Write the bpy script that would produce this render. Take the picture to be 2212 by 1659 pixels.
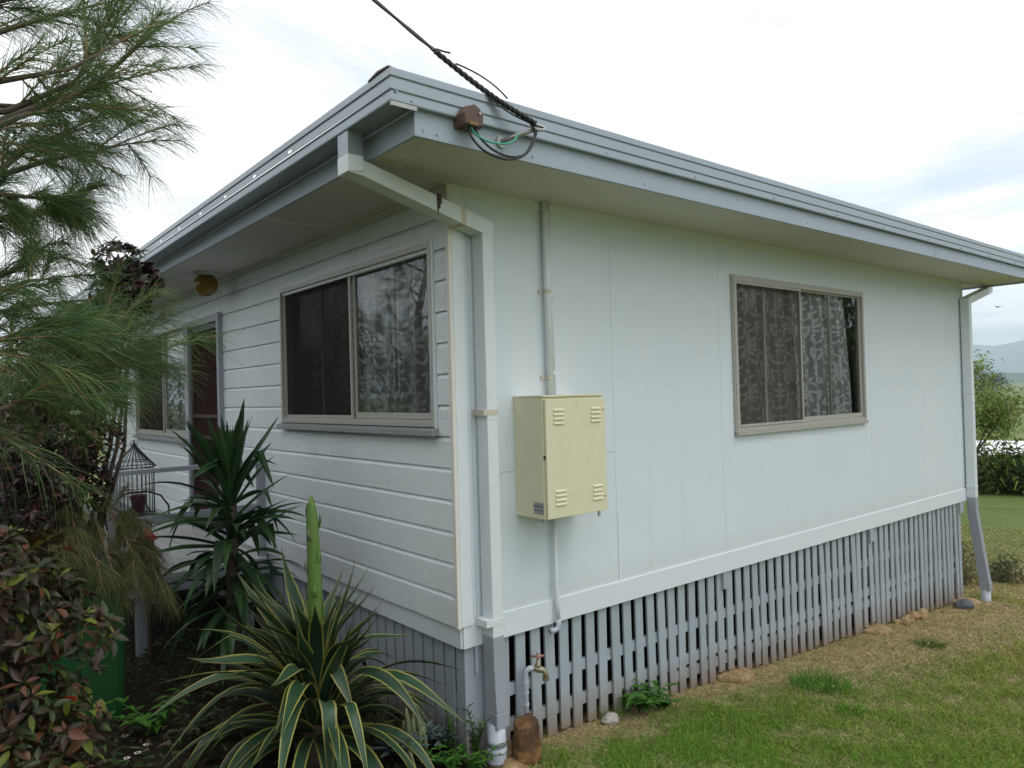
import bpy, bmesh, math, random
import numpy as np
from mathutils import Vector, Matrix, noise as mnoise

random.seed(7)
rng = np.random.default_rng(7)
R = math.radians
scene = bpy.context.scene
for o in list(bpy.data.objects):
    bpy.data.objects.remove(o)

# ------------------------------------------------------------------ camera
AZ, PITCH, ROLL = 0.8837, 0.0128, -0.0275
fwd = Vector((math.cos(AZ)*math.cos(PITCH), math.sin(AZ)*math.cos(PITCH), math.sin(PITCH)))
rgt = Vector((math.sin(AZ), -math.cos(AZ), 0.0))
upv = rgt.cross(fwd)
r2 = rgt*math.cos(ROLL) + upv*math.sin(ROLL)
u2 = upv*math.cos(ROLL) - rgt*math.sin(ROLL)
CAM = Vector((-2.4206, -3.458, 1.4466))
cam_data = bpy.data.cameras.new('camera')
cam_data.sensor_width = 36.0
cam_data.lens = 36.0*1591.0/2212.0
cam_data.clip_start = 0.05
cam_data.clip_end = 40000.0
cam = bpy.data.objects.new('camera', cam_data)
scene.collection.objects.link(cam)
cam.matrix_world = Matrix(((r2.x, u2.x, -fwd.x, CAM.x), (r2.y, u2.y, -fwd.y, CAM.y), (r2.z, u2.z, -fwd.z, CAM.z), (0, 0, 0, 1)))
scene.camera = cam

# ------------------------------------------------------------------ world: bright overcast with thin blue gaps
SUN_ELEV, SUN_AZ = R(58), R(-70)          # azimuth of the sun measured from +x
world = bpy.data.worlds.new('World')
scene.world = world
world.use_nodes = True
wn = world.node_tree
wn.nodes.clear()
def W(t, **k):
    n = wn.nodes.new(t)
    for a, b in k.items():
        setattr(n, a, b)
    return n
tc = W('ShaderNodeTexCoord')
sky = W('ShaderNodeTexSky')
sky.sky_type = 'NISHITA'
sky.sun_disc = False
sky.sun_elevation = SUN_ELEV
sky.sun_rotation = math.pi/2 - SUN_AZ
sep = W('ShaderNodeSeparateXYZ')
wn.links.new(tc.outputs['Generated'], sep.inputs[0])
def wm(op, a, b=None, clamp=False):
    n = W('ShaderNodeMath', operation=op)
    n.use_clamp = clamp
    for i, v in enumerate((a, b)):
        if v is None: continue
        if isinstance(v, (int, float)): n.inputs[i].default_value = v
        else: wn.links.new(v, n.inputs[i])
    return n.outputs[0]
zc = wm('ADD', wm('MAXIMUM', sep.outputs[2], 0.0), 0.16)
cx = wm('DIVIDE', sep.outputs[0], zc)
cy = wm('DIVIDE', sep.outputs[1], zc)
comb = W('ShaderNodeCombineXYZ')
wn.links.new(cx, comb.inputs[0]); wn.links.new(cy, comb.inputs[1])
mapn = W('ShaderNodeMapping')
mapn.inputs['Scale'].default_value = (0.9, 0.9, 1)
mapn.inputs['Rotation'].default_value = (0, 0, R(38))
mapn.inputs['Location'].default_value = (3.2, 1.7, 0)
wn.links.new(comb.outputs[0], mapn.inputs[0])
n1 = W('ShaderNodeTexNoise'); n1.inputs['Scale'].default_value = 0.8; n1.inputs['Detail'].default_value = 7; n1.inputs['Roughness'].default_value = 0.6
n1.inputs['Distortion'].default_value = 0.6
wn.links.new(mapn.outputs[0], n1.inputs['Vector'])
r1 = W('ShaderNodeValToRGB')
r1.color_ramp.elements[0].position = 0.37; r1.color_ramp.elements[0].color = (0.55, 0.55, 0.55, 1)
r1.color_ramp.elements[1].position = 0.52; r1.color_ramp.elements[1].color = (1, 1, 1, 1)
wn.links.new(n1.outputs['Fac'], r1.inputs[0])
n2 = W('ShaderNodeTexNoise'); n2.inputs['Scale'].default_value = 1.9; n2.inputs['Detail'].default_value = 6; n2.inputs['Roughness'].default_value = 0.55
wn.links.new(mapn.outputs[0], n2.inputs['Vector'])
r2n = W('ShaderNodeValToRGB')
r2n.color_ramp.elements[0].position = 0.36; r2n.color_ramp.elements[0].color = (0.70, 0.73, 0.77, 1)
r2n.color_ramp.elements[1].position = 0.56; r2n.color_ramp.elements[1].color = (1.0, 1.0, 0.99, 1)
wn.links.new(n2.outputs['Fac'], r2n.inputs[0])
bg1 = W('ShaderNodeBackground'); bg1.inputs['Strength'].default_value = 0.15
wn.links.new(sky.outputs[0], bg1.inputs['Color'])
bg2 = W('ShaderNodeBackground'); bg2.inputs['Strength'].default_value = 1.2
wn.links.new(r2n.outputs[0], bg2.inputs['Color'])
mx = W('ShaderNodeMixShader')
wn.links.new(r1.outputs[0], mx.inputs[0]); wn.links.new(bg1.outputs[0], mx.inputs[1]); wn.links.new(bg2.outputs[0], mx.inputs[2])
wo = W('ShaderNodeOutputWorld')
wn.links.new(mx.outputs[0], wo.inputs['Surface'])

sun_d = bpy.data.lights.new('sun', 'SUN')
sun_d.energy = 0.6
sun_d.angle = R(28)
sun_d.color = (1.0, 0.98, 0.95)
sun = bpy.data.objects.new('sun', sun_d)
scene.collection.objects.link(sun)
sv = Vector((math.cos(SUN_AZ)*math.cos(SUN_ELEV), math.sin(SUN_AZ)*math.cos(SUN_ELEV), math.sin(SUN_ELEV)))
sun.rotation_euler = sv.to_track_quat('Z', 'Y').to_euler()

vs = scene.view_settings
vs.view_transform = 'Standard'
vs.look = 'None'
vs.gamma = 1.0
vs.use_curve_mapping = False
vs.exposure = 0.36
scene.cycles.use_denoising = True
scene.cycles.max_bounces = 8
scene.cycles.transparent_max_bounces = 16
scene.cycles.volume_bounces = 1

# ------------------------------------------------------------------ material helpers
class NT:
    def __init__(s, name):
        s.mat = bpy.data.materials.new(name)
        s.mat.use_nodes = True
        s.t = s.mat.node_tree
        s.t.nodes.clear()
        s.out = s.t.nodes.new('ShaderNodeOutputMaterial')
    def n(s, typ, ins=None, **k):
        nd = s.t.nodes.new(typ)
        for a, b in k.items():
            setattr(nd, a, b)
        for a, b in (ins or {}).items():
            s.put(nd.inputs[a], b)
        return nd
    def put(s, sock, v):
        if hasattr(v, 'is_output') or isinstance(v, bpy.types.NodeSocket):
            s.t.links.new(v, sock)
        else:
            if isinstance(v, tuple) and len(v) == 3 and sock.type == 'RGBA':
                v = (*v, 1)
            sock.default_value = v
    def m(s, op, a, b=0.0, c=None, clamp=False):
        nd = s.t.nodes.new('ShaderNodeMath')
        nd.operation = op
        nd.use_clamp = clamp
        s.put(nd.inputs[0], a); s.put(nd.inputs[1], b)
        if c is not None: s.put(nd.inputs[2], c)
        return nd.outputs[0]
    def ramp(s, fac, stops):
        nd = s.t.nodes.new('ShaderNodeValToRGB')
        cr = nd.color_ramp
        while len(cr.elements) < len(stops): cr.elements.new(0.5)
        for e, (p, c) in zip(cr.elements, stops):
            e.position = p
            e.color = (*c, 1) if len(c) == 3 else c
        s.put(nd.inputs[0], fac)
        return nd.outputs[0]
    def mix(s, fac, a, b, blend='MIX'):
        nd = s.t.nodes.new('ShaderNodeMix')
        nd.data_type = 'RGBA'
        nd.blend_type = blend
        s.put(nd.inputs[0], fac); s.put(nd.inputs[6], a); s.put(nd.inputs[7], b)
        return nd.outputs[2]
    def pos(s):
        return s.n('ShaderNodeNewGeometry').outputs['Position']
    def obj(s):
        return s.n('ShaderNodeTexCoord').outputs['Object']
    def scale(s, v, sc):
        return s.n('ShaderNodeMapping', {'Vector': v, 'Scale': sc}).outputs[0]
    def noise(s, v, sc, det=4, rough=0.55, dist=0.0):
        return s.n('ShaderNodeTexNoise', {'Vector': v, 'Scale': sc, 'Detail': float(det), 'Roughness': rough, 'Distortion': dist}).outputs['Fac']
    def xyz(s, v):
        return s.n('ShaderNodeSeparateXYZ', {0: v}).outputs
    def bump(s, h, strength=0.3, dist=0.01):
        return s.n('ShaderNodeBump', {'Height': h, 'Strength': strength, 'Distance': dist}).outputs[0]
    def bsdf(s, col, rough=0.6, metal=0.0, normal=None, spec=0.5):
        b = s.n('ShaderNodeBsdfPrincipled', {'Base Color': col, 'Roughness': rough, 'Metallic': metal, 'Specular IOR Level': spec})
        if normal is not None: s.put(b.inputs['Normal'], normal)
        return b.outputs[0]
    def done(s, sh):
        s.t.links.new(sh, s.out.inputs['Surface'])
        return s.mat

def paint(name, col, rough=0.5, var=0.06, dirt=0.0, dirtcol=(0.25, 0.2, 0.13), bump=0.05, bscale=120.0, metal=0.0, island=0.0, sc=2.5):
    """painted or coated surface with faint mottling and stains"""
    t = NT(name)
    p = t.pos()
    n1 = t.noise(p, sc, 5, 0.6)
    n2 = t.noise(p, 23.0, 4, 0.6)
    c = t.mix(t.m('MULTIPLY', n1, 1.0), tuple(x*(1-var) for x in col), tuple(min(1, x*(1+var)) for x in col))
    c = t.mix(t.m('MULTIPLY', n2, 0.35), c, tuple(x*(1-var*1.6) for x in col))
    if island:
        rnd = t.n('ShaderNodeObjectInfo').outputs['Random']
        c = t.mix(t.m('MULTIPLY', rnd, island), c, tuple(x*0.72 for x in col))
    if dirt:
        d = t.ramp(t.noise(t.scale(p, (1, 1, 0.35)), 6.0, 8, 0.7), [(0.56, (0, 0, 0)), (0.78, (1, 1, 1))])
        c = t.mix(t.m('MULTIPLY', d, dirt), c, dirtcol)
    h = t.noise(p, bscale, 3, 0.6)
    return t.done(t.bsdf(c, rough, metal, t.bump(h, bump, 0.004)))

def grained(name, col, axis):
    """painted fibre-cement board with raised timber grain running along the board"""
    t = NT(name)
    p = t.pos()
    sc = (3.0, 2.2, 46.0) if axis == 'y' else (2.2, 3.0, 46.0)
    q = t.scale(p, sc)
    g = t.noise(q, 0.9, 5, 0.55, 0.8)
    g2 = t.m('ABSOLUTE', t.m('SUBTRACT', t.m('FRACT', t.m('MULTIPLY', g, 7.0)), 0.5))
    line = t.m('SUBTRACT', 1.0, t.m('MULTIPLY', g2, 5.0), clamp=True)
    v = t.noise(t.scale(p, (30, 30, 3)), 2.0, 3, 0.6)
    patch = t.ramp(t.noise(p, 1.7, 3), [(0.35, (0.15, 0.15, 0.15)), (0.65, (1, 1, 1))])
    h = t.m('MULTIPLY', t.m('ADD', line, t.m('MULTIPLY', v, 0.25)), patch)
    n1 = t.noise(p, 2.0, 5)
    c = t.mix(n1, tuple(x*0.93 for x in col), tuple(min(1, x*1.03) for x in col))
    rnd = t.n('ShaderNodeObjectInfo').outputs['Random']
    c = t.mix(t.m('MULTIPLY', rnd, 0.18), c, tuple(x*0.88 for x in col))
    d = t.ramp(t.noise(t.scale(p, (2, 2, 0.5)), 5.0, 7, 0.7), [(0.55, (0, 0, 0)), (0.8, (1, 1, 1))])
    c = t.mix(t.m('MULTIPLY', d, 0.14), c, (0.36, 0.35, 0.29))
    return t.done(t.bsdf(c, 0.5, 0, t.bump(h, 0.6, 0.003)))

def leafmat(name, cols, rough=0.5, trans=0.25, attr=False, vein=False, spec=0.4):
    """leaf: colour picked by object or by the vertex colour, some light let through"""
    t = NT(name)
    p = t.pos()
    if attr:
        c = t.n('ShaderNodeAttribute', attribute_name='Col').outputs['Color']
    else:
        rnd = t.n('ShaderNodeObjectInfo').outputs['Random']
        f = t.m('FRACT', t.m('ADD', rnd, t.m('MULTIPLY', t.noise(p, 9.0, 3), 0.35)))
        c = t.ramp(f, [(i/max(1, len(cols)-1), cc) for i, cc in enumerate(cols)])
    c = t.mix(t.m('MULTIPLY', t.noise(p, 60.0, 3), 0.5), c, t.mix(0.5, c, (0, 0, 0), 'MIX'))
    b = t.bsdf(c, rough, 0, None, spec)
    tr = t.n('ShaderNodeBsdfTranslucent', {'Color': c}).outputs[0]
    return t.done(t.n('ShaderNodeMixShader', {0: trans, 1: b, 2: tr}).outputs[0])

M = {}
t = NT('sheet_paint')
p = t.pos()
c = t.mix(t.noise(p, 1.3, 4), (0.695, 0.765, 0.82), (0.75, 0.81, 0.86))
c = t.mix(t.m('MULTIPLY', t.ramp(t.noise(t.scale(p, (7, 7, 0.5)), 1.6, 6, 0.65), [(0.54, (0, 0, 0)), (0.75, (1, 1, 1))]), 0.16), c, (0.55, 0.58, 0.55))
lowz = t.m('SUBTRACT', 1.0, t.m('DIVIDE', t.m('SUBTRACT', t.xyz(p)[2], 0.14), t.m('ADD', 0.05, t.m('MULTIPLY', t.noise(p, 5.0, 6, 0.7), 0.22))), clamp=True)
c = t.mix(t.m('MULTIPLY', lowz, 0.25), c, (0.50, 0.47, 0.39))
c = t.mix(t.m('MULTIPLY', t.ramp(t.noise(p, 55.0, 3, 0.5), [(0.74, (0, 0, 0)), (0.78, (1, 1, 1))]), 0.45), c, (0.35, 0.34, 0.3))
hh = t.m('ADD', t.m('MULTIPLY', t.noise(p, 2.2, 2), 1.0), t.m('MULTIPLY', t.noise(p, 160.0, 2), 0.02))
M['wall'] = t.done(t.bsdf(c, 0.42, 0, t.bump(hh, 0.25, 0.02)))
M['trim'] = paint('trim_paint', (0.755, 0.805, 0.845), 0.45, 0.03, 0.10, (0.45, 0.42, 0.33), 0.04)
M['cream'] = paint('cream_edge', (0.80, 0.77, 0.69), 0.5, 0.05, 0.3, (0.4, 0.33, 0.2))
M['board'] = grained('weatherboard_paint', (0.82, 0.875, 0.895), 'y')
M['soffit'] = paint('soffit_paint', (0.65, 0.63, 0.59), 0.6, 0.05, 0.25, (0.36, 0.34, 0.24))
M['fascia'] = paint('fascia_metal', (0.37, 0.43, 0.50), 0.5, 0.06, 0.25, (0.24, 0.25, 0.26), 0.06, 40, 0.0)
M['gutter'] = paint('gutter_metal', (0.33, 0.38, 0.42), 0.33, 0.06, 0.2, (0.2, 0.18, 0.15), 0.05, 30, 0.35)
M['roof'] = paint('roof_metal', (0.35, 0.38, 0.40), 0.5, 0.1)
M['pipe'] = paint('downpipe_white', (0.75, 0.80, 0.825), 0.35, 0.03, 0.12, (0.42, 0.38, 0.28))
M['grey'] = paint('grey_paint', (0.34, 0.37, 0.42), 0.5, 0.06, 0.25, (0.22, 0.19, 0.15), 0.12, 60, 0, 0.35)
M['greypipe'] = paint('downpipe_grey', (0.36, 0.385, 0.43), 0.4, 0.05, 0.12, (0.22, 0.19, 0.15))
M['pvc'] = paint('pvc_grey', (0.50, 0.54, 0.60), 0.4, 0.05, 0.15, (0.25, 0.2, 0.15))
M['box'] = paint('meter_box_paint', (0.75, 0.71, 0.50), 0.45, 0.06, 0.5, (0.42, 0.42, 0.36), 0.03, 90, 0, 0, 5.0)
M['frame'] = paint('window_aluminium', (0.47, 0.46, 0.41), 0.4, 0.04, 0.2, (0.22, 0.2, 0.15), 0.02, 90, 0.1)
M['sill'] = paint('sill_timber', (0.30, 0.31, 0.32), 0.6, 0.08, 0.4, (0.18, 0.15, 0.11), 0.2, 60)
M['door'] = paint('door_brown', (0.05, 0.026, 0.022), 0.5, 0.1)
M['rust'] = paint('rusty_strap', (0.62, 0.58, 0.48), 0.7, 0.1, 1.0, (0.30, 0.11, 0.025), 0.2, 80, 0, 0, 9.0)
M['bark'] = paint('bark', (0.10, 0.075, 0.055), 0.85, 0.35, 0.3, (0.2, 0.15, 0.1), 0.7, 45)
M['twig'] = paint('twig_bark', (0.30, 0.17, 0.10), 0.7, 0.25, 0.2, (0.4, 0.25, 0.15), 0.2, 80)
M['dark'] = paint('room_dark', (0.34, 0.29, 0.25), 0.8, 0.1)
M['black'] = paint('black_cable', (0.022, 0.022, 0.026), 0.45, 0.2)
M['greenwire'] = paint('green_wire', (0.03, 0.42, 0.28), 0.4, 0.1)
M['brownbox'] = paint('brown_plastic', (0.11, 0.06, 0.042), 0.55, 0.15, 0.2, (0.2, 0.13, 0.09))
M['galv'] = paint('galvanised', (0.42, 0.42, 0.40), 0.45, 0.1, 0.5, (0.35, 0.18, 0.07), 0.1, 80, 0.5)
M['brass'] = paint('weathered_brass', (0.34, 0.30, 0.20), 0.4, 0.15, 0.4, (0.25, 0.26, 0.2), 0.1, 90, 0.6)
M['copperhandle'] = paint('tap_handle', (0.35, 0.16, 0.11), 0.5, 0.15)
M['amber'] = paint('amber_glass', (0.20, 0.12, 0.008), 0.12, 0.2)
M['iron'] = paint('black_iron', (0.03, 0.032, 0.036), 0.5, 0.2)
M['pot'] = paint('plum_pot', (0.10, 0.018, 0.025), 0.4, 0.1)
M['red'] = paint('red_paint', (0.55, 0.022, 0.02), 0.4, 0.12)
M['bin'] = paint('bin_plastic', (0.012, 0.085, 0.022), 0.42, 0.12, 0.15, (0.04, 0.09, 0.05))
M['binlid'] = paint('bin_lid_plastic', (0.02, 0.13, 0.03), 0.42, 0.12)
M['deckfloor'] = paint('deck_boards', (0.50, 0.50, 0.49), 0.6, 0.1, 0.4, (0.25, 0.22, 0.18), 0.2, 60, 0, 0.4)
M['label'] = paint('label_silver', (0.30, 0.32, 0.32), 0.35, 0.05)
M['ink'] = paint('label_ink', (0.03, 0.035, 0.05), 0.5, 0.05)
M['crack'] = paint('crack_dark', (0.16, 0.18, 0.18), 0.8, 0.1)
M['white'] = paint('white_sheet', (0.85, 0.86, 0.86), 0.5, 0.04)
M['flower'] = paint('petal_white', (0.85, 0.85, 0.72), 0.6, 0.04)
M['agave'] = leafmat('agave_green', [(0.02, 0.05, 0.028), (0.03, 0.078, 0.034), (0.05, 0.10, 0.055)], 0.42, 0.06)
M['agave_edge'] = leafmat('agave_margin', [(0.32, 0.33, 0.06), (0.44, 0.42, 0.10), (0.36, 0.30, 0.11)], 0.45, 0.1)
M['stalk'] = leafmat('agave_stalk', [(0.13, 0.24, 0.05), (0.16, 0.27, 0.06)], 0.45, 0.05)
M['yucca'] = leafmat('yucca_green', [(0.022, 0.06, 0.022), (0.035, 0.095, 0.03), (0.06, 0.12, 0.04)], 0.38, 0.15)
M['needle'] = leafmat('needle_foliage', [], 0.45, 0.38, attr=True)
M['grass'] = leafmat('grass_blades', [], 0.6, 0.3, attr=True, spec=0.2)
M['herb'] = leafmat('herb_leaves', [], 0.5, 0.3, attr=True)
M['farleaf'] = leafmat('far_foliage', [], 0.6, 0.3, attr=True, spec=0.2)
LEAFC = {'bronze': [(0.045, 0.027, 0.018), (0.075, 0.042, 0.027), (0.05, 0.043, 0.022)],
         'coppery': [(0.12, 0.048, 0.028), (0.19, 0.075, 0.038), (0.14, 0.06, 0.04)],
         'yellowgreen': [(0.22, 0.25, 0.03), (0.12, 0.17, 0.03), (0.28, 0.22, 0.05)],
         'olive': [(0.045, 0.06, 0.025), (0.06, 0.08, 0.03), (0.05, 0.05, 0.03)],
         'scarlet': [(0.5, 0.05, 0.02), (0.42, 0.08, 0.04)],
         'plum': [(0.028, 0.013, 0.014), (0.05, 0.018, 0.018), (0.09, 0.022, 0.02)],
         'plumdark': [(0.02, 0.016, 0.014), (0.03, 0.025, 0.018), (0.04, 0.03, 0.02)],
         'bluegrey': [(0.12, 0.19, 0.18), (0.09, 0.15, 0.14), (0.15, 0.21, 0.20)],
         'bright': [(0.06, 0.18, 0.025), (0.09, 0.24, 0.03), (0.05, 0.13, 0.02)],
         'jade': [(0.05, 0.12, 0.025), (0.08, 0.16, 0.03)],
         'palecactus': [(0.24, 0.28, 0.15), (0.2, 0.25, 0.12)]}
for k, v in LEAFC.items():
    M[k] = leafmat('leaf_'+k, v, 0.4, 0.2)

# glass, fly-screen, lace
t = NT('window_glass')
fr = t.n('ShaderNodeFresnel', {'IOR': 1.62}).outputs[0]
wob = t.bump(t.noise(t.pos(), 1.6, 1), 0.004, 0.01)
gl = t.n('ShaderNodeBsdfGlossy', {'Roughness': 0.0, 'Color': (0.95, 0.98, 0.98)})
t.put(gl.inputs['Normal'], wob)
tr = t.n('ShaderNodeBsdfTransparent', {'Color': (0.95, 0.97, 0.96)}).outputs[0]
M['glass'] = t.done(t.n('ShaderNodeMixShader', {0: fr, 1: tr, 2: gl.outputs[0]}).outputs[0])
t = NT('fly_screen')
df = t.n('ShaderNodeBsdfDiffuse', {'Color': (0.09, 0.075, 0.06)}).outputs[0]
tr = t.n('ShaderNodeBsdfTransparent').outputs[0]
M['screen'] = t.done(t.n('ShaderNodeMixShader', {0: 0.20, 1: tr, 2: df}).outputs[0])
t = NT('darkened_fly_screen')
df = t.n('ShaderNodeBsdfDiffuse', {'Color': (0.05, 0.043, 0.038)}).outputs[0]
tr = t.n('ShaderNodeBsdfTransparent').outputs[0]
M['screen_front'] = t.done(t.n('ShaderNodeMixShader', {0: 0.5, 1: tr, 2: df}).outputs[0])  # same mesh as the side screen, darkened to deepen the front panes
t = NT('door_mesh')
p = t.xyz(t.pos())
k = t.m('ADD', t.m('MULTIPLY', t.m('SINE', t.m('MULTIPLY', p[1], 260.0)), 0.25), 0.62)
df = t.bsdf((0.05, 0.024, 0.02), 0.8, 0, None, 0.05)
tr = t.n('ShaderNodeBsdfTransparent').outputs[0]
M['doormesh'] = t.done(t.n('ShaderNodeMixShader', {0: k, 1: tr, 2: df}).outputs[0])

def lace(name, axis):
    """damask lace: petals and sprays as unions of ellipses in a half-drop repeat"""
    t = NT(name)
    p = t.xyz(t.pos())
    TW, TH = 0.215, 0.40
    a = t.m('DIVIDE', p[axis], TW)
    idx = t.m('FLOOR', a)
    X_ = t.m('MULTIPLY', t.m('ABSOLUTE', t.m('SUBTRACT', t.m('SUBTRACT', a, idx), 0.5)), TW)
    v = t.m('ADD', t.m('DIVIDE', p[2], TH), t.m('MULTIPLY', t.m('MODULO', idx, 2.0), 0.5))
    Z_ = t.m('MULTIPLY', t.m('SUBTRACT', t.m('FRACT', v), 0.5), TH)
    best = None
    for (cx_, cz_, ang, aa, bb) in ((0, 0.0, 0, 0.017, 0.045), (0, 0.078, 0, 0.011, 0.03), (0.030, 0.045, 35, 0.011, 0.032), (0.043, 0.004, 62, 0.011, 0.032), (0.036, -0.038, 100, 0.010, 0.03),
                                    (0.022, -0.066, 130, 0.008, 0.024), (0, -0.085, 0, 0.009, 0.03), (0.085, 0.125, 20, 0.010, 0.036), (0.100, 0.175, 0, 0.013, 0.022), (0.075, 0.185, 70, 0.008, 0.026),
                                    (0.098, -0.11, -25, 0.010, 0.030), (0.072, -0.14, 55, 0.008, 0.024), (0.02, 0.13, 45, 0.007, 0.026), (0.03, -0.135, -40, 0.008, 0.026), (0.0, 0.175, 0, 0.012, 0.02)):
        aa, bb = aa*1.5, bb*1.28
        dx = t.m('SUBTRACT', X_, cx_); dz = t.m('SUBTRACT', Z_, cz_); c_, s_ = math.cos(R(ang)), math.sin(R(ang))
        x1 = t.m('DIVIDE', t.m('SUBTRACT', t.m('MULTIPLY', dx, c_), t.m('MULTIPLY', dz, s_)), aa)
        z1 = t.m('DIVIDE', t.m('ADD', t.m('MULTIPLY', dx, s_), t.m('MULTIPLY', dz, c_)), bb)
        e = t.m('SUBTRACT', 1.0, t.m('ADD', t.m('MULTIPLY', x1, x1), t.m('MULTIPLY', z1, z1)))
        best = e if best is None else t.m('MAXIMUM', best, e)
    nz = t.noise(t.pos(), 160.0, 2, 0.6)
    vein = t.m('ABSOLUTE', t.m('SUBTRACT', t.m('FRACT', t.m('MULTIPLY', best, 1.6)), 0.5))
    mot = t.m('MULTIPLY', t.m('ADD', best, t.m('MULTIPLY', t.m('SUBTRACT', nz, 0.5), 1.1)), 4.0, clamp=True)
    mot = t.m('MULTIPLY', mot, t.m('ADD', 0.62, t.m('MULTIPLY', vein, 0.76)))
    al = t.m('ADD', t.m('MULTIPLY', mot, 0.55), 0.46, clamp=True)
    c = (0.95, 0.95, 0.95)
    d = t.n('ShaderNodeBsdfDiffuse', {'Color': c}).outputs[0]
    tl = t.n('ShaderNodeBsdfTranslucent', {'Color': c}).outputs[0]
    s = t.n('ShaderNodeMixShader', {0: 0.2, 1: d, 2: tl}).outputs[0]
    tr = t.n('ShaderNodeBsdfTransparent').outputs[0]
    return t.done(t.n('ShaderNodeMixShader', {0: al, 1: tr, 2: s}).outputs[0])
M['lace_x'] = lace('lace_side', 0)
M['lace_y'] = lace('lace_front', 1)

# slat paint with soil splashed along the foot
t = NT('slat_paint')
p = t.pos()
px = t.xyz(p)
gz_ = t.m('ADD', t.m('MULTIPLY', t.m('MAXIMUM', px[0], 0.0), -0.073), -0.66)
hgt = t.m('SUBTRACT', px[2], gz_)
sp = t.m('SUBTRACT', 1.0, t.m('DIVIDE', hgt, t.m('ADD', 0.07, t.m('MULTIPLY', t.noise(p, 13.0, 6, 0.75), 0.42))), clamp=True)
n1 = t.noise(p, 3.0, 5)
rnd = t.n('ShaderNodeObjectInfo').outputs['Random']
c = t.mix(n1, (0.37, 0.42, 0.465), (0.43, 0.48, 0.525))
c = t.mix(t.m('MULTIPLY', rnd, 0.5), c, (0.33, 0.37, 0.41))
c = t.mix(t.m('MULTIPLY', t.ramp(t.noise(p, 30.0, 6, 0.7), [(0.62, (0, 0, 0)), (0.75, (1, 1, 1))]), 0.35), c, (0.2, 0.19, 0.17))
c = t.mix(t.m('MULTIPLY', sp, 0.9), c, (0.22, 0.15, 0.085))
M['slat'] = t.done(t.bsdf(c, 0.55, 0, t.bump(t.noise(t.scale(p, (60, 60, 8)), 1.5, 4), 0.25, 0.004)))

def stonemat(name, a, b, c3, sc=6.0):
    t = NT(name)
    p = t.pos()
    n = t.noise(p, sc, 8, 0.65, 0.4)
    n2 = t.noise(p, sc*3.1, 6, 0.7)
    c = t.ramp(n, [(0.3, a), (0.5, b), (0.68, c3)])
    c = t.mix(t.m('MULTIPLY', n2, 0.5), c, tuple(x*0.5 for x in a))
    return t.done(t.bsdf(c, 0.85, 0, t.bump(n2, 0.6, 0.02)))
M['ironstone'] = stonemat('ironstone', (0.05, 0.025, 0.015), (0.15, 0.075, 0.03), (0.36, 0.19, 0.06), 9.0)
M['sandstone'] = stonemat('sandstone', (0.22, 0.13, 0.06), (0.42, 0.28, 0.13), (0.60, 0.46, 0.28), 18.0)
M['paleston'] = stonemat('pale_stone', (0.34, 0.30, 0.27), (0.5, 0.46, 0.42), (0.65, 0.62, 0.58), 16.0)
M['greystone'] = stonemat('grey_stone', (0.08, 0.09, 0.10), (0.12, 0.13, 0.14), (0.17, 0.18, 0.19), 10.0)

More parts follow.
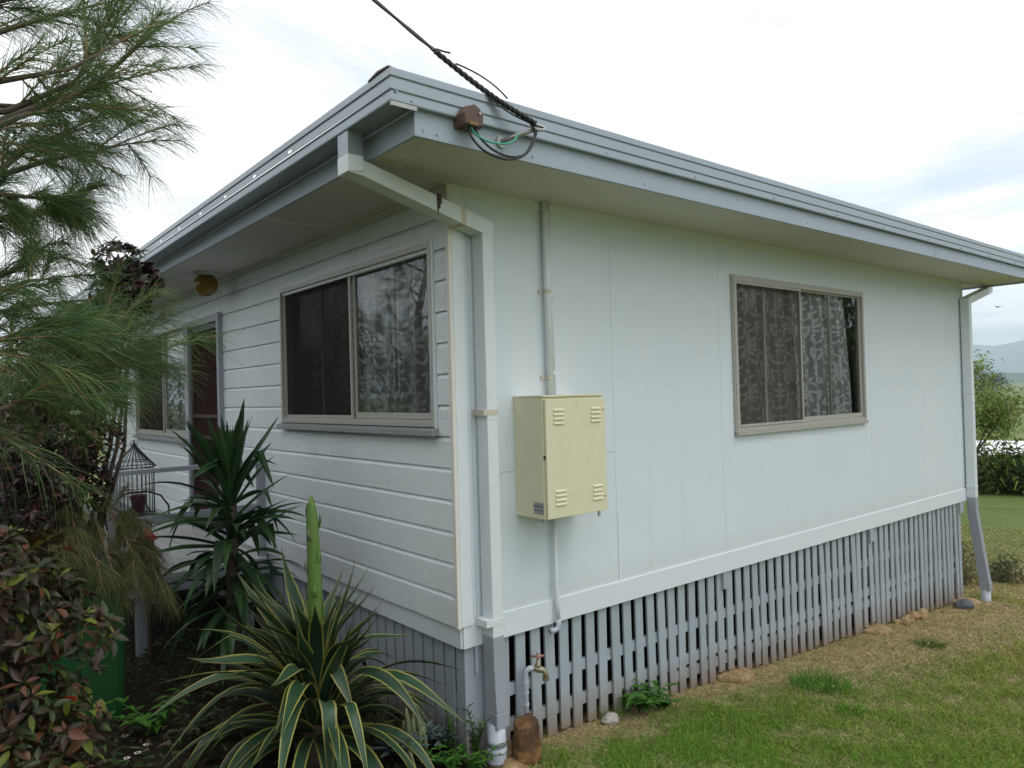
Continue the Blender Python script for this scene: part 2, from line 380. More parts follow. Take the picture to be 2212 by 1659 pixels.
# ------------------------------------------------------------------ mesh helpers
COL = scene.collection
class MB:
    def __init__(s):
        s.v, s.f, s.mi = [], [], []
    def face(s, idx, m=0):
        s.f.append(tuple(idx)); s.mi.append(m)
    def pts(s, ps):
        b = len(s.v)
        s.v.extend([tuple(p) for p in ps])
        return b
    def box(s, x0, x1, y0, y1, z0, z1, m=0, fn=None):
        c = [(x0, y0, z0), (x1, y0, z0), (x1, y1, z0), (x0, y1, z0), (x0, y0, z1), (x1, y0, z1), (x1, y1, z1), (x0, y1, z1)]
        if fn: c = [fn(*p) for p in c]
        b = s.pts(c)
        for q in ((0, 3, 2, 1), (4, 5, 6, 7), (0, 1, 5, 4), (1, 2, 6, 5), (2, 3, 7, 6), (3, 0, 4, 7)):
            s.face([b+i for i in q], m)
        return s
    def tube(s, path, r, n=6, m=0, cap=True):
        path = [Vector(p) for p in path]
        k = len(path)
        rs = r if isinstance(r, (list, tuple)) else [r]*k
        up = Vector((0.0, 0.0, 1.0))
        base = None
        prev = None
        for i, p in enumerate(path):
            d = (path[min(i+1, k-1)]-path[max(i-1, 0)])
            if d.length < 1e-9: d = Vector((0, 0, 1))
            d.normalize()
            if prev is None:
                a = d.cross(up)
                if a.length < 1e-3: a = d.cross(Vector((1, 0, 0)))
            else:
                a = prev - d*prev.dot(d)
                if a.length < 1e-6: a = d.cross(up)
            a.normalize(); prev = a
            b = d.cross(a)
            st = s.pts([p + (a*math.cos(2*math.pi*j/n)+b*math.sin(2*math.pi*j/n))*rs[i] for j in range(n)])
            if base is not None:
                for j in range(n):
                    s.face((base+j, base+(j+1) % n, st+(j+1) % n, st+j), m)
            elif cap: s.face([st+j for j in range(n)][::-1], m)
            base = st
        if cap: s.face([base+j for j in range(n)], m)
        return s
    def lathe(s, prof, n=16, o=(0, 0, 0), m=0, sq=(1, 1)):
        base = None
        for r, z in prof:
            st = s.pts([(o[0]+r*sq[0]*math.cos(2*math.pi*j/n), o[1]+r*sq[1]*math.sin(2*math.pi*j/n), o[2]+z) for j in range(n)])
            if base is not None:
                for j in range(n): s.face((base+j, base+(j+1) % n, st+(j+1) % n, st+j), m)
            else: s.face([st+j for j in range(n)][::-1], m)
            base = st
        s.face([base+j for j in range(n)], m)
        return s
    def prism(s, poly, fn, a, b, m=0):
        """poly: 2-D outline; fn(p, q, t) -> 3-D; extruded from t=a to t=b"""
        n = len(poly)
        i0 = s.pts([fn(p, q, a) for p, q in poly]); i1 = s.pts([fn(p, q, b) for p, q in poly])
        for j in range(n): s.face((i0+j, i0+(j+1) % n, i1+(j+1) % n, i1+j), m)
        s.face([i0+j for j in range(n)][::-1], m); s.face([i1+j for j in range(n)], m)
        return s
    def sections(s, secs, m=0, cap=True):
        """secs: list of rings (lists of points)"""
        base = None
        for ring in secs:
            st = s.pts(ring); n = len(ring)
            if base is not None:
                for j in range(n): s.face((base+j, base+(j+1) % n, st+(j+1) % n, st+j), m)
            elif cap: s.face([st+j for j in range(n)][::-1], m)
            base = st
        if cap: s.face([base+j for j in range(n)], m)
        return s
    def mesh(s, name, mats, smooth=False, fix=True):
        me = bpy.data.meshes.new(name)
        me.from_pydata(s.v, [], s.f)
        for m in (mats if isinstance(mats, (list, tuple)) else [mats]):
            me.materials.append(M[m] if isinstance(m, str) else m)
        me.polygons.foreach_set('material_index', s.mi)
        if fix:
            bm = bmesh.new(); bm.from_mesh(me)
            bmesh.ops.recalc_face_normals(bm, faces=bm.faces)
            bm.to_mesh(me); bm.free()
        if smooth:
            me.polygons.foreach_set('use_smooth', [True]*len(me.polygons))
        me.update()
        return me

def wloc(o):
    l = Vector((0, 0, 0))
    while o is not None:
        l += o.location
        o = o.parent
    return l
def link(name, data, parent=None):
    o = bpy.data.objects.new(name, data)
    COL.objects.link(o)
    if parent is not None:
        o.parent = parent
        if data is not None: o.location = -wloc(parent)
    return o
def part(name, mb, mats, parent=None, smooth=False, bevel=0.0, fix=True):
    o = link(name, mb.mesh(name, mats, smooth, fix), parent)
    if bevel:
        b = o.modifiers.new('bevel', 'BEVEL'); b.width = bevel; b.segments = 2; b.limit_method = 'ANGLE'
    return o
def tag(o, label=None, cat=None, group=None, kind=None):
    if label: o['label'] = label
    if cat: o['category'] = cat
    if group: o['group'] = group
    if kind: o['kind'] = kind
    return o
def thing(name, loc, label, cat, group=None):
    o = bpy.data.objects.new(name, None)
    o.empty_display_size = 0.1
    COL.objects.link(o)
    o.location = loc
    return tag(o, label, cat, group)
def fastmesh(name, V, Q, mat, colors=None, smooth=False):
    me = bpy.data.meshes.new(name)
    V = np.ascontiguousarray(V, dtype=np.float32); Q = np.ascontiguousarray(Q, dtype=np.int32)
    k = Q.shape[1]
    me.vertices.add(len(V)); me.vertices.foreach_set('co', V.ravel())
    me.loops.add(Q.size); me.loops.foreach_set('vertex_index', Q.ravel())
    me.polygons.add(len(Q)); me.polygons.foreach_set('loop_start', np.arange(0, Q.size, k, dtype=np.int32))
    if smooth: me.polygons.foreach_set('use_smooth', np.ones(len(Q), dtype=bool))
    me.materials.append(M[mat] if isinstance(mat, str) else mat)
    if colors is not None:
        a = me.color_attributes.new('Col', 'FLOAT_COLOR', 'POINT')
        c4 = np.ones((len(V), 4), dtype=np.float32); c4[:, :3] = colors
        a.data.foreach_set('color', c4.ravel())
    me.update(calc_edges=True)
    me.validate()
    return me

def ribbons(P, D, L, Wd, droop, segs=3, side=None, taper=0.25, wob=0.0):
    """thin curved blades: P start, D unit direction, L length, Wd width, droop (fraction of L the tip sinks)"""
    P, D = np.asarray(P, float), np.asarray(D, float)
    n = len(P)
    L = np.broadcast_to(L, (n,)).astype(float); Wd = np.broadcast_to(Wd, (n,)).astype(float); droop = np.broadcast_to(droop, (n,)).astype(float)
    if side is None:
        r = rng.normal(size=(n, 3)); side = np.cross(D, r)
    side = side/(np.linalg.norm(side, axis=1, keepdims=True)+1e-9)
    V = []
    for i in range(segs+1):
        tt = i/segs
        c = P + D*(L*tt)[:, None]
        c[:, 2] -= droop*L*tt*tt
        if wob: c = c + side*(np.sin(tt*3.0)*wob*L)[:, None]
        w = Wd*(1-(1-taper)*tt)*0.5
        V.append(c-side*w[:, None]); V.append(c+side*w[:, None])
    V = np.stack(V, 1)
    base = (np.arange(n)*(2*(segs+1)))[:, None]
    Q = []
    for i in range(segs):
        Q.append(base+np.array([[2*i, 2*i+1, 2*i+3, 2*i+2]]))
    return V.reshape(-1, 3), np.concatenate(Q, 0)

# ------------------------------------------------------------------ terrain
def sm(a, b, x):
    tt = np.clip((x-a)/(b-a), 0, 1)
    return tt*tt*(3-2*tt)
def gz(x, y):
    x = np.asarray(x, float); y = np.asarray(y, float)
    z = -0.66 - 0.073*np.clip(x, 0, 9.5) - 0.045*np.clip(x, -9, 0)
    z = z - 0.045*np.clip(y, -7, 0)*sm(11, 6, x)
    z = z + 0.09*sm(0.05, -0.5, x)*sm(-0.5, 0.3, y)
    d = np.sqrt(x*x+y*y)
    dd = np.clip(d-17, 0, 500)
    z = z - 0.7*(1-np.exp(-dd/18)) - dd*0.007
    z = z + 0.02*np.sin(x*1.7+0.6)*np.sin(y*1.3+1.1)*sm(0.3, 1.5, -y)
    return z
def gzf(x, y): return float(gz(x, y))

g = np.concatenate([[-12000, -9000, -6000, -4000, -2500, -1500, -900, -600, -400, -250, -160, -100, -60, -40, -28, -20, -15],
                    np.arange(-12, 16.01, 0.4), [18, 21, 25, 30, 38, 50, 70, 100, 150, 220, 300, 420, 600, 900, 1500, 2500, 4000, 6000, 9000, 12000]])
X, Y = np.meshgrid(g, g, indexing='ij')
V = np.stack([X.ravel(), Y.ravel(), gz(X, Y).ravel()], 1)
n = len(g)
I = np.arange(n*n).reshape(n, n)
Q = np.stack([I[:-1, :-1].ravel(), I[1:, :-1].ravel(), I[1:, 1:].ravel(), I[:-1, 1:].ravel()], 1)
t = NT('lawn_soil')
p = t.pos(); px = t.xyz(p)
n1 = t.noise(p, 0.9, 6, 0.6); n2 = t.noise(p, 7.0, 7, 0.7); n3 = t.noise(p, 0.03, 5, 0.6)
grs = t.ramp(n2, [(0.3, (0.06, 0.085, 0.02)), (0.55, (0.13, 0.16, 0.045)), (0.75, (0.26, 0.23, 0.11))])
dry = t.ramp(n2, [(0.3, (0.17, 0.11, 0.055)), (0.55, (0.33, 0.25, 0.14)), (0.75, (0.47, 0.38, 0.23))])
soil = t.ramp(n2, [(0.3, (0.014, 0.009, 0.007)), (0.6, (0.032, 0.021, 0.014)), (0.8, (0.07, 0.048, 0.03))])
# dry worn strip along the side wall, soil bed along the front, meadow further off
wy = t.m('ADD', t.m('ADD', px[1], t.m('MULTIPLY', n1, 0.9)), t.m('MULTIPLY', t.m('MULTIPLY', t.m('SUBTRACT', px[0], 2.2), 0.6, clamp=True), 0.35))
strip = t.m('MULTIPLY', t.m('SUBTRACT', wy, -0.05), 3.0, clamp=True)
c = t.mix(t.m('MULTIPLY', t.ramp(n1, [(0.46, (0, 0, 0)), (0.66, (1, 1, 1))]), 0.5), grs, dry)
c = t.mix(t.m('MULTIPLY', strip, t.m('MULTIPLY', t.m('SUBTRACT', 0.6, px[1]), 3.0, clamp=True)), c, dry)
bed = t.m('MULTIPLY', t.m('SUBTRACT', t.m('ADD', 0.12, t.m('MULTIPLY', n2, 0.1)), px[0]), 12.0, clamp=True)
bed = t.m('MULTIPLY', bed, t.m('MULTIPLY', t.m('ADD', px[1], 1.2), 4.0, clamp=True))
c = t.mix(bed, c, soil)
uh = t.m('MULTIPLY', t.m('MULTIPLY', t.m('SUBTRACT', px[1], 0.10), 12.0, clamp=True), t.m('MULTIPLY', t.m('SUBTRACT', 7.4, px[0]), 12.0, clamp=True))  # ground under the floor painted dark so the slat gaps look black
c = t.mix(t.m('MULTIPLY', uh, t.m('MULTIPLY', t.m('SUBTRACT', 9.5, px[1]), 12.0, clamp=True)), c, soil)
far = t.m('MAXIMUM', t.m('MULTIPLY', t.m('SUBTRACT', px[0], 10.0), 0.4, clamp=True), t.m('MULTIPLY', t.m('SUBTRACT', px[1], 9.0), 0.4, clamp=True))
mead = t.ramp(t.m('ADD', t.m('MULTIPLY', n3, 0.7), t.m('MULTIPLY', n1, 0.3)), [(0.3, (0.08, 0.13, 0.03)), (0.5, (0.13, 0.18, 0.05)), (0.62, (0.24, 0.23, 0.10)), (0.75, (0.12, 0.18, 0.04))])
c = t.mix(far, c, mead)
M['ground'] = t.done(t.bsdf(c, 0.95, 0, t.bump(n2, 0.6, 0.03), 0.15))
ground = link('ground', fastmesh('ground', V, Q, 'ground', None, True))
tag(ground, kind='structure')

# far ranges
def ridge(name, dist, az0, az1, hfun, depth, col):
    az = np.linspace(R(az0), R(az1), 90)
    rows = []
    for k, (fr, hh) in enumerate(((-1, 0), (-0.55, 0.35), (-0.25, 0.75), (0, 1.0), (0.5, 0.6), (1, 0))):
        rr = dist+depth*fr
        h = hfun(az)*hh*(1+0.05*np.sin(az*90+k)) - 8
        rows.append(np.stack([CAM.x+rr*np.cos(az), CAM.y+rr*np.sin(az), h], 1))
    V = np.concatenate(rows, 0); m = len(az)
    I = np.arange(len(V)).reshape(len(rows), m)
    Q = np.stack([I[:-1, :-1].ravel(), I[1:, :-1].ravel(), I[1:, 1:].ravel(), I[:-1, 1:].ravel()], 1)
    t = NT(name+'_woodland')
    c = t.mix(t.noise(t.pos(), 0.012, 8, 0.7), tuple(x*0.6 for x in col), tuple(x*1.4 for x in col))
    mat = t.done(t.bsdf(c, 0.95, 0, None, 0.1))
    o = link(name, fastmesh(name, V, Q, mat, None, True))
    return tag(o, kind='structure')
ridge('mountain_range', 6300, -20, 75, lambda a: 235+38*np.sin((a-0.05)*7.5)+9*np.sin(a*31)+5*np.sin(a*77), 1500, (0.05, 0.075, 0.05))
ridge('low_hills', 2300, -20, 75, lambda a: 34+9*np.sin(a*13+1)+4*np.sin(a*47), 500, (0.045, 0.07, 0.035))

# ------------------------------------------------------------------ the house
LX, LY, HT = 7.56, 9.6, 2.65
OV = 0.632
house = thing('house', (0, 0, 0), 'low white house with weatherboard front, sheeted side wall and grey eaves', 'house')
sideP = lambda u, d, z: (u, -d, z)       # side wall faces -y, u runs along x
frontP = lambda u, d, z: (-d, u, z)      # front wall faces -x, u runs along y

# front wall: openings (u0, u1, z0, z1)
W1 = (0.165, 2.43, 1.262, 2.355)
DOOR = (3.93, 5.02, 0.12, 2.30)
W2 = (5.14, 7.45, 1.045, 2.32)
WS = (2.73, 4.95, 1.08, 2.345)

# chamfered weatherboards, each length its own piece
def board(u0, u1, z0, h=0.181):
    mb = MB()
    prof = [(0.031, z0+0.002), (0.031, z0+h-0.026), (0.013, z0+h), (0.0, z0+h), (0.0, z0+0.002)]
    mb.prism(prof, lambda d, z, u: (-d, u, z), u0, u1)
    part('weatherboard', mb, 'board', house, bevel=0.0015)
for k in range(14):
    z0 = 0.122+0.181*k
    h = 0.181 if k < 13 else HT-z0-0.03
    if k == 13: h = 0.14
    cuts = []
    for (a, b, c0, c1) in ((W1[0]-0.02, W1[1]+0.02, W1[2]-0.05, W1[3]), DOOR, (W2[0]-0.02, W2[1]+0.02, W2[2]-0.05, W2[3])):
        ov = min(z0+h, c1)-max(z0, c0)
        if ov > 0.5*h: cuts.append((a, b))
    u = 0.0
    for a, b in sorted(cuts)+[(LY, LY)]:
        if a-u > 0.03:
            # long runs are made of two lengths butted together
            board(u+0.0005, a-0.0005, z0, h)
        u = b
mb = MB().box(-0.018, 0.0, 0.0, LY, 2.615, HT); part('eave_moulding', mb, 'trim', house)
# backing of the front wall round its openings
mb = MB()
ops = [(W1[0], W1[1], W1[2]-0.05, W1[3]), (DOOR[0]+0.03, DOOR[1]-0.03, 0.0, DOOR[3]-0.03), (W2[0], W2[1], W2[2]-0.05, W2[3])]
us = [0.035]+[v for o in ops for v in o[:2]]+[LY]
for i in range(0, len(us), 2): mb.box(us[i], us[i+1], -0.10, -0.001, 0.1, HT, 0, frontP)
for o in ops:
    if o[2] > 0.11: mb.box(o[0], o[1], -0.10, -0.001, 0.1, o[2], 0, frontP)
    mb.box(o[0], o[1], -0.10, -0.001, o[3], HT, 0, frontP)
part('wall_lining', mb, 'dark', house)
# side wall sheets
def sheet(u0, u1, hole=None):
    mb = MB()
    a, b, z0, z1 = u0+0.0012, u1-0.0012, 0.12, 2.61
    if hole:
        mb.box(a, hole[0], -0.03, 0.0, z0, z1, 0, sideP); mb.box(hole[1], b, -0.03, 0.0, z0, z1, 0, sideP)
        mb.box(hole[0], hole[1], -0.03, 0.0, z0, hole[2], 0, sideP); mb.box(hole[0], hole[1], -0.03, 0.0, hole[3], z1, 0, sideP)
    else: mb.box(a, b, -0.03, 0.0, z0, z1, 0, sideP)
    part('wall_sheet', mb, 'wall', house)
xs = [0.0, 0.105, 1.31, 2.555, 5.09, 6.35, LX]
for i in range(len(xs)-1): sheet(xs[i], xs[i+1], WS if xs[i] == 2.555 else None)
mb = MB().box(1.318, 1.338, 0.0, 0.004, 0.15, 0.62, 0, sideP); part('joint_strip', mb, 'trim', house)
mb = MB().box(0.07, LX, 0.0, 0.012, 2.59, HT+0.004, 0, sideP); part('eave_moulding', mb, 'trim', house)
mb = MB().box(0.0, LX+0.02, -0.03, 0.014, 0.0, 0.147, 0, sideP); part('base_board', mb, 'trim', house, bevel=0.002)
mb = MB().box(0.0, LY, -0.03, 0.012, 0.0, 0.122, 0, frontP)
part('base_board', mb, 'trim', house, bevel=0.002)
mb = MB().box(-0.016, 0.062, 0.0, 0.022, 0.128, HT, 0, sideP); part('corner_board', mb, 'trim', house, bevel=0.0015)
mb = MB().box(-0.040, -0.0165, -0.012, 0.021, 0.122, HT, 0, sideP); part('corner_stop', mb, 'cream', house, bevel=0.0015)
mb = MB().box(LX-0.0, LX+0.02, -LY, 0.012, 0.12, HT, 0, sideP); part('rear_wall', mb, 'trim', house)
mb = MB().box(0, LX, -LY-0.05, -LY, 0.0, HT, 0, sideP); part('end_wall', mb, 'trim', house)
mb = MB().box(0.03, LX, -LY, -0.05, 0.06, 0.10, 0, sideP); part('floor', mb, 'dark', house)
mb = MB().box(0.1, LX, -2.75, -2.65, 0.1, HT, 0, sideP).box(2.30, 2.36, -2.65, -0.03, 0.1, HT, 0, sideP); part('partition', mb, 'dark', house)
mb = MB().box(0.1, LX, -LY, -0.03, 2.58, 2.6, 0, sideP).box(3.2, 3.3, -LY, -2.75, 0.1, HT, 0, sideP); part('room_ceiling', mb, 'dark', house)
# side sheet lining so that daylight stays out of the joints
mb = MB()
for a, b, z0, z1 in ((0.02, WS[0], 0.1, HT), (WS[1], LX, 0.1, HT), (WS[0], WS[1], 0.1, WS[2]), (WS[0], WS[1], WS[3], HT)):
    mb.box(a, b, -0.10, -0.031, z0, z1, 0, sideP)
part('wall_lining', mb, 'dark', house)
# hairline cracks beside the meter box
for pts in ([(0.235, 0.962), (0.28, 0.958), (0.33, 0.978), (0.40, 0.972), (0.44, 0.99)], [(1.02, 1.025), (1.12, 1.035), (1.2, 1.022), (1.31, 1.035)]):
    mb = MB()
    for a, b in zip(pts, pts[1:]):
        i = mb.pts([(a[0], -0.0012, a[1]-0.001), (b[0], -0.0012, b[1]-0.001), (b[0], -0.0012, b[1]+0.001), (a[0], -0.0012, a[1]+0.001)])
        mb.face((i, i+1, i+2, i+3))
    part('hairline_crack', mb, 'crack', house, fix=False)

# windows
def window(u0, u1, z0, z1, P, split, sill, openleft, label):
    """aluminium slider standing a little proud of the wall; left half carries a fly-screen"""
    w = MB()
    o = 0.026 if P is sideP else 0.05
    fw = 0.028
    for a, b, c, d in ((u0, u0+fw, z0, z1), (u1-fw, u1, z0, z1), (u0+fw, u1-fw, z1-fw*1.3, z1), (u0+fw, u1-fw, z0, z0+fw)):
        w.box(a, b, -0.06, o, c, d, 0, P)
    w.box(u0+fw, u1-fw, 0.0, o-0.012, z0+fw, z0+fw+0.012, 0, P)
    win = part('window', w, 'frame', house, bevel=0.0015)
    tag(win, label)
    a0, a1, c0, c1 = u0+fw, u1-fw, z0+fw+0.014, z1-fw*1.3
    L0, L1 = (a0, split) if openleft == 'low' else (split, a1)     # screened half
    G0, G1 = (split, a1) if openleft == 'low' else (a0, split)     # glazed half
    mb = MB(); s = 0.02
    for e in ((L0, L0+s, c0, c1), (L1-s, L1, c0, c1), (L0+s, L1-s, c1-s, c1), (L0+s, L1-s, c0, c0+s)): mb.box(e[0], e[1], 0.004, 0.02, e[2], e[3], 0, P)
    part('screen_frame', mb, 'frame', win, bevel=0.001)
    mb = MB().box(L0+s, L1-s, 0.011, 0.012, c0+s, c1-s, 0, P); part('fly_screen', mb, 'screen' if P is sideP else 'screen_front', win)
    mb = MB(); s = 0.03
    for e in ((G0, G0+s, c0, c1), (G1-s, G1, c0, c1), (G0+s, G1-s, c1-0.014, c1), (G0+s, G1-s, c0, c0+0.04)): mb.box(e[0], e[1], -0.022, -0.002, e[2], e[3], 0, P)
    part('sash', mb, 'frame', win, bevel=0.001)
    mb = MB()
    i = mb.pts([P(G0+s, -0.012, c0+0.04), P(G1-s, -0.012, c0+0.04), P(G1-s, -0.012, c1-0.014), P(G0+s, -0.012, c1-0.014)]); mb.face((i, i+1, i+2, i+3) if P is sideP else (i+3, i+2, i+1, i))
    part('pane', mb, 'glass', win, fix=False)
    # the sliding sash parked behind the screen and a stile behind the glass
    mb = MB()
    m = L0+(L1-L0)*0.47
    for e in ((m, m+0.03, c0, c1), ): mb.box(e[0], e[1], -0.045, -0.028, e[2], e[3], 0, P)
    m2 = G0+(G1-G0)*0.5
    mb.box(m2, m2+0.03, -0.045, -0.028, c0, c1, 0, P)
    part('sliding_stile', mb, 'frame', win)
    mb = MB()
    i = mb.pts([P(L0, -0.036, c0), P(L1, -0.036, c0), P(L1, -0.036, c1), P(L0, -0.036, c1)]); mb.face((i, i+1, i+2, i+3) if P is sideP else (i+3, i+2, i+1, i))
    part('pane', mb, 'glass', win, fix=False)
    mb = MB().box(u0+0.05, u1-0.05, 0.0, o-0.02, z0+0.004, z0+fw-0.004, 0, P); part('track', mb, 'ink', win)
    # architrave bead
    mb = MB(); t_ = 0.014
    for e in ((u0-t_, u0-0.001, z0-0.01, z1+t_), (u1+0.001, u1+t_, z0-0.01, z1+t_), (u0, u1, z1+0.001, z1+t_)): mb.box(e[0], e[1], -0.02, o-0.006, e[2], e[3], 0, P)
    if not sill: mb.box(u0-t_, u1+t_, -0.02, o+0.012, z0-0.022, z0-0.001, 0, P)
    part('architrave', mb, 'frame' if not sill else 'trim', win)
    if sill:
        mb = MB()
        mb.prism([(0.0, z0-0.05), (0.085, z0-0.052), (0.085, z0-0.018), (0.02, z0-0.001), (0.0, z0-0.001)], lambda d, z, u: P(u, d, z), u0-0.025, u1+0.025)
        part('sill', mb, 'sill', win, bevel=0.002)
    return win
window(*WS, sideP, 3.77, False, 'low', 'beige aluminium slider in the side wall')
window(*W1, frontP, 1.235, True, 'high', 'large front slider mirroring the trees')
window(*W2, frontP, 6.17, True, 'high', 'far front slider left of the door')

def curtain(u0, u1, z0, z1, P, mat, label, d0=-0.085, gather=None, amp=0.02):
    """gathered lace hung inside a window"""
    nu, nz = 150, 8
    us = np.linspace(u0, u1, nu); zs = np.linspace(z0, z1, nz)
    V = []
    for j, z in enumerate(zs):
        tz = j/(nz-1)
        for i, u in enumerate(us):
            f = amp*(math.sin(u*38+1.2*math.sin(u*5.3)+0.4*tz)+0.5*math.sin(u*71+2+tz))
            uu = u
            if gather: uu = u + gather*(tz)**1.5*((u-u0)/(u1-u0))
            zz = z + (0.012*abs(math.sin(u*16)) if j == 0 else 0)
            V.append(P(uu, d0+f, zz))
    I = np.arange(nu*nz).reshape(nz, nu)
    Q = np.stack([I[:-1, :-1].ravel(), I[:-1, 1:].ravel(), I[1:, 1:].ravel(), I[1:, :-1].ravel()], 1)
    o = link('lace_curtain', fastmesh('lace_curtain', np.array(V), Q, mat, None, True))
    o['label'] = label; o['category'] = 'curtain'; o['group'] = 'lace curtains behind the windows'
curtain(2.74, 4.84, 1.05, 2.36, sideP, 'lace_x', 'white damask lace curtain behind the side wall window', gather=-0.14)
curtain(0.15, 2.10, 1.335, 2.36, frontP, 'lace_y', 'white scalloped lace curtain behind the large front window')
curtain(5.2, 6.3, 1.10, 2.30, frontP, 'lace_y', 'pale curtain behind the window left of the screen door')

# door
d = MB()
a, b, z0, z1 = DOOR
d.box(a-0.03, a+0.035, -0.06, 0.075, z0, z1+0.02, 0, frontP); d.box(b-0.04, b+0.012, -0.06, 0.06, z0, z1+0.02, 0, frontP)
d.box(a+0.035, b-0.04, -0.06, 0.055, z1-0.05, z1+0.018, 0, frontP)
door = part('door', d, 'grey', house, bevel=0.002); tag(door, 'brown security screen door in a grey frame')
fr = MB(); s = 0.06
A, B, C, D_ = a+0.036, b-0.041, z0+0.02, z1-0.052
for e in ((A, A+s, C, D_), (B-s, B, C, D_), (A+s, B-s, D_-s, D_), (A+s, B-s, C, C+0.1)): fr.box(e[0], e[1], 0.0, 0.03, e[2], e[3], 0, frontP)
part('screen_door_frame', fr, 'door', door, bevel=0.002)
for zz in (1.06, 1.28): part('rail', MB().box(A+s, B-s, 0.002, 0.028, zz, zz+0.035, 0, frontP), 'door', door)
part('mesh_panel', MB().box(A+s, B-s, 0.012, 0.014, C+0.1, D_-s, 0, frontP), 'doormesh', door)
part('door_leaf', MB().box(A, B, -0.055, -0.02, C, D_, 0, frontP), 'door', door)
part('door_handle', MB().box(B-0.05, B-0.02, 0.03, 0.055, 1.0, 1.14, 0, frontP), 'iron', door, bevel=0.004)

# soffit: sheets with cover battens
ys = [-0.60, 0.0, 1.32, 2.55, 3.87, 5.27, 6.5, 7.8, LY+0.5]
for i in range(len(ys)-1):
    part('soffit_panel', MB().box(-0.612, -0.001 if ys[i] >= 0 else -0.001, ys[i]+0.0015, ys[i+1]-0.0015, HT, HT+0.008), 'soffit', house)
    if ys[i] > 0.5: part('soffit_batten', MB().box(-0.612, -0.02, ys[i]-0.013, ys[i]+0.013, HT-0.006, HT-0.0005), 'trim', house)
xs = [0.0, 0.09, 2.45, 4.9, 6.95, 8.17]
for i in range(len(xs)-1):
    part('soffit_panel', MB().box(xs[i]+0.001, xs[i+1]-0.001, -0.612, -0.001 if xs[i] < LX-0.7 else 0.02, HT, HT+0.008), 'soffit', house)
part('soffit_panel', MB().box(LX+0.022, 8.17, 0.021, LY, HT+0.0005, HT+0.008), 'soffit', house)
mb = MB(); p0, p1 = Vector((-0.605, -0.185, HT-0.006)), Vector((-0.03, -0.012, HT-0.006)); q = (p1-p0).normalized().cross(Vector((0, 0, 1)))*0.012
i = mb.pts([p0-q, p1-q, p1+q, p0+q, p0-q+Vector((0, 0, .0055)), p1-q+Vector((0, 0, .0055)), p1+q+Vector((0, 0, .0055)), p0+q+Vector((0, 0, .0055))])
for f in ((0, 1, 2, 3), (0, 1, 5, 4), (2, 3, 7, 6), (1, 2, 6, 5), (0, 3, 7, 4)): mb.face([i+j for j in f])
part('soffit_batten', mb, 'soffit', house)

# fascia: folded metal, lower edge turned under
def fascia(fn, a, b, joints=()):
    cutsx = [a]+list(joints)+[b]
    for i in range(len(cutsx)-1):
        mb = MB().box(cutsx[i]+0.0008, cutsx[i+1]-0.0008, -0.018, 0.0 + (0.0008 if i % 2 else 0.0), 2.625, 2.80, 0, fn)
        part('fascia', mb, 'fascia', house, bevel=0.003)
fascia(lambda u, d, z: (u, -OV-d, z), -OV, 8.19, (5.15,))
fascia(lambda u, d, z: (-OV-d, u, z), -OV+0.019, LY+0.5, (4.2,))
fascia(lambda u, d, z: (8.19+d, u, z), -OV+0.019, LY+0.5)
# fixings on the side fascia
for x, z in ((-0.565, 2.745), (-0.585, 2.66), (-0.51, 2.655), (0.075, 2.66), (0.9, 2.73), (0.95, 2.66), (1.9, 2.7), (2.8, 2.66), (3.6, 2.74), (4.4, 2.71), (5.08, 2.76), (5.09, 2.66), (5.2, 2.67), (6.1, 2.7), (6.9, 2.72)):
    part('screw', MB().tube([(x, -OV, z), (x, -OV-0.005, z)], 0.006, 8), 'fascia', house)

# ribbed gutter and barge capping (profile: outward offset, height)
PROF = [(-0.002, 0.0), (0.012, 0.0), (0.014, 0.006), (0.014, 0.034), (0.007, 0.038), (0.007, 0.048), (0.014, 0.055), (0.014, 0.094), (0.007, 0.098), (0.007, 0.108), (0.014, 0.115), (0.014, 0.146), (0.009, 0.152), (-0.004, 0.152), (-0.004, 0.148), (0.006, 0.144)]
GX, GY, GZ = -0.755, -0.648, 2.746
def capping(name, pts, mat, endfall=(0, 0)):
    mb = MB()
    rings = []
    for k, (base, nrm) in enumerate(pts):
        rings.append([(base[0]+nrm[0]*o, base[1]+nrm[1]*o, GZ+h+endfall[k]) for o, h in PROF])
    for r0, r1 in zip(rings, rings[1:]):
        i0 = mb.pts(r0); i1 = mb.pts(r1)
        for j in range(len(PROF)-1): mb.face((i0+j, i0+j+1, i1+j+1, i1+j))
    return part(name, mb, mat, house, fix=False)
# side barge in two lengths, lapped
capping('barge_capping', [((GX, GY), (-1, -1)), ((6.1, GY), (0, -1))], 'gutter')
capping('barge_capping', [((6.08, GY+0.003), (0, -1)), ((8.31, GY+0.003), (1, -1))], 'gutter')
capping('gutter', [((8.31, GY), (1, -1)), ((8.31, LY+0.6), (1, 0))], 'gutter')
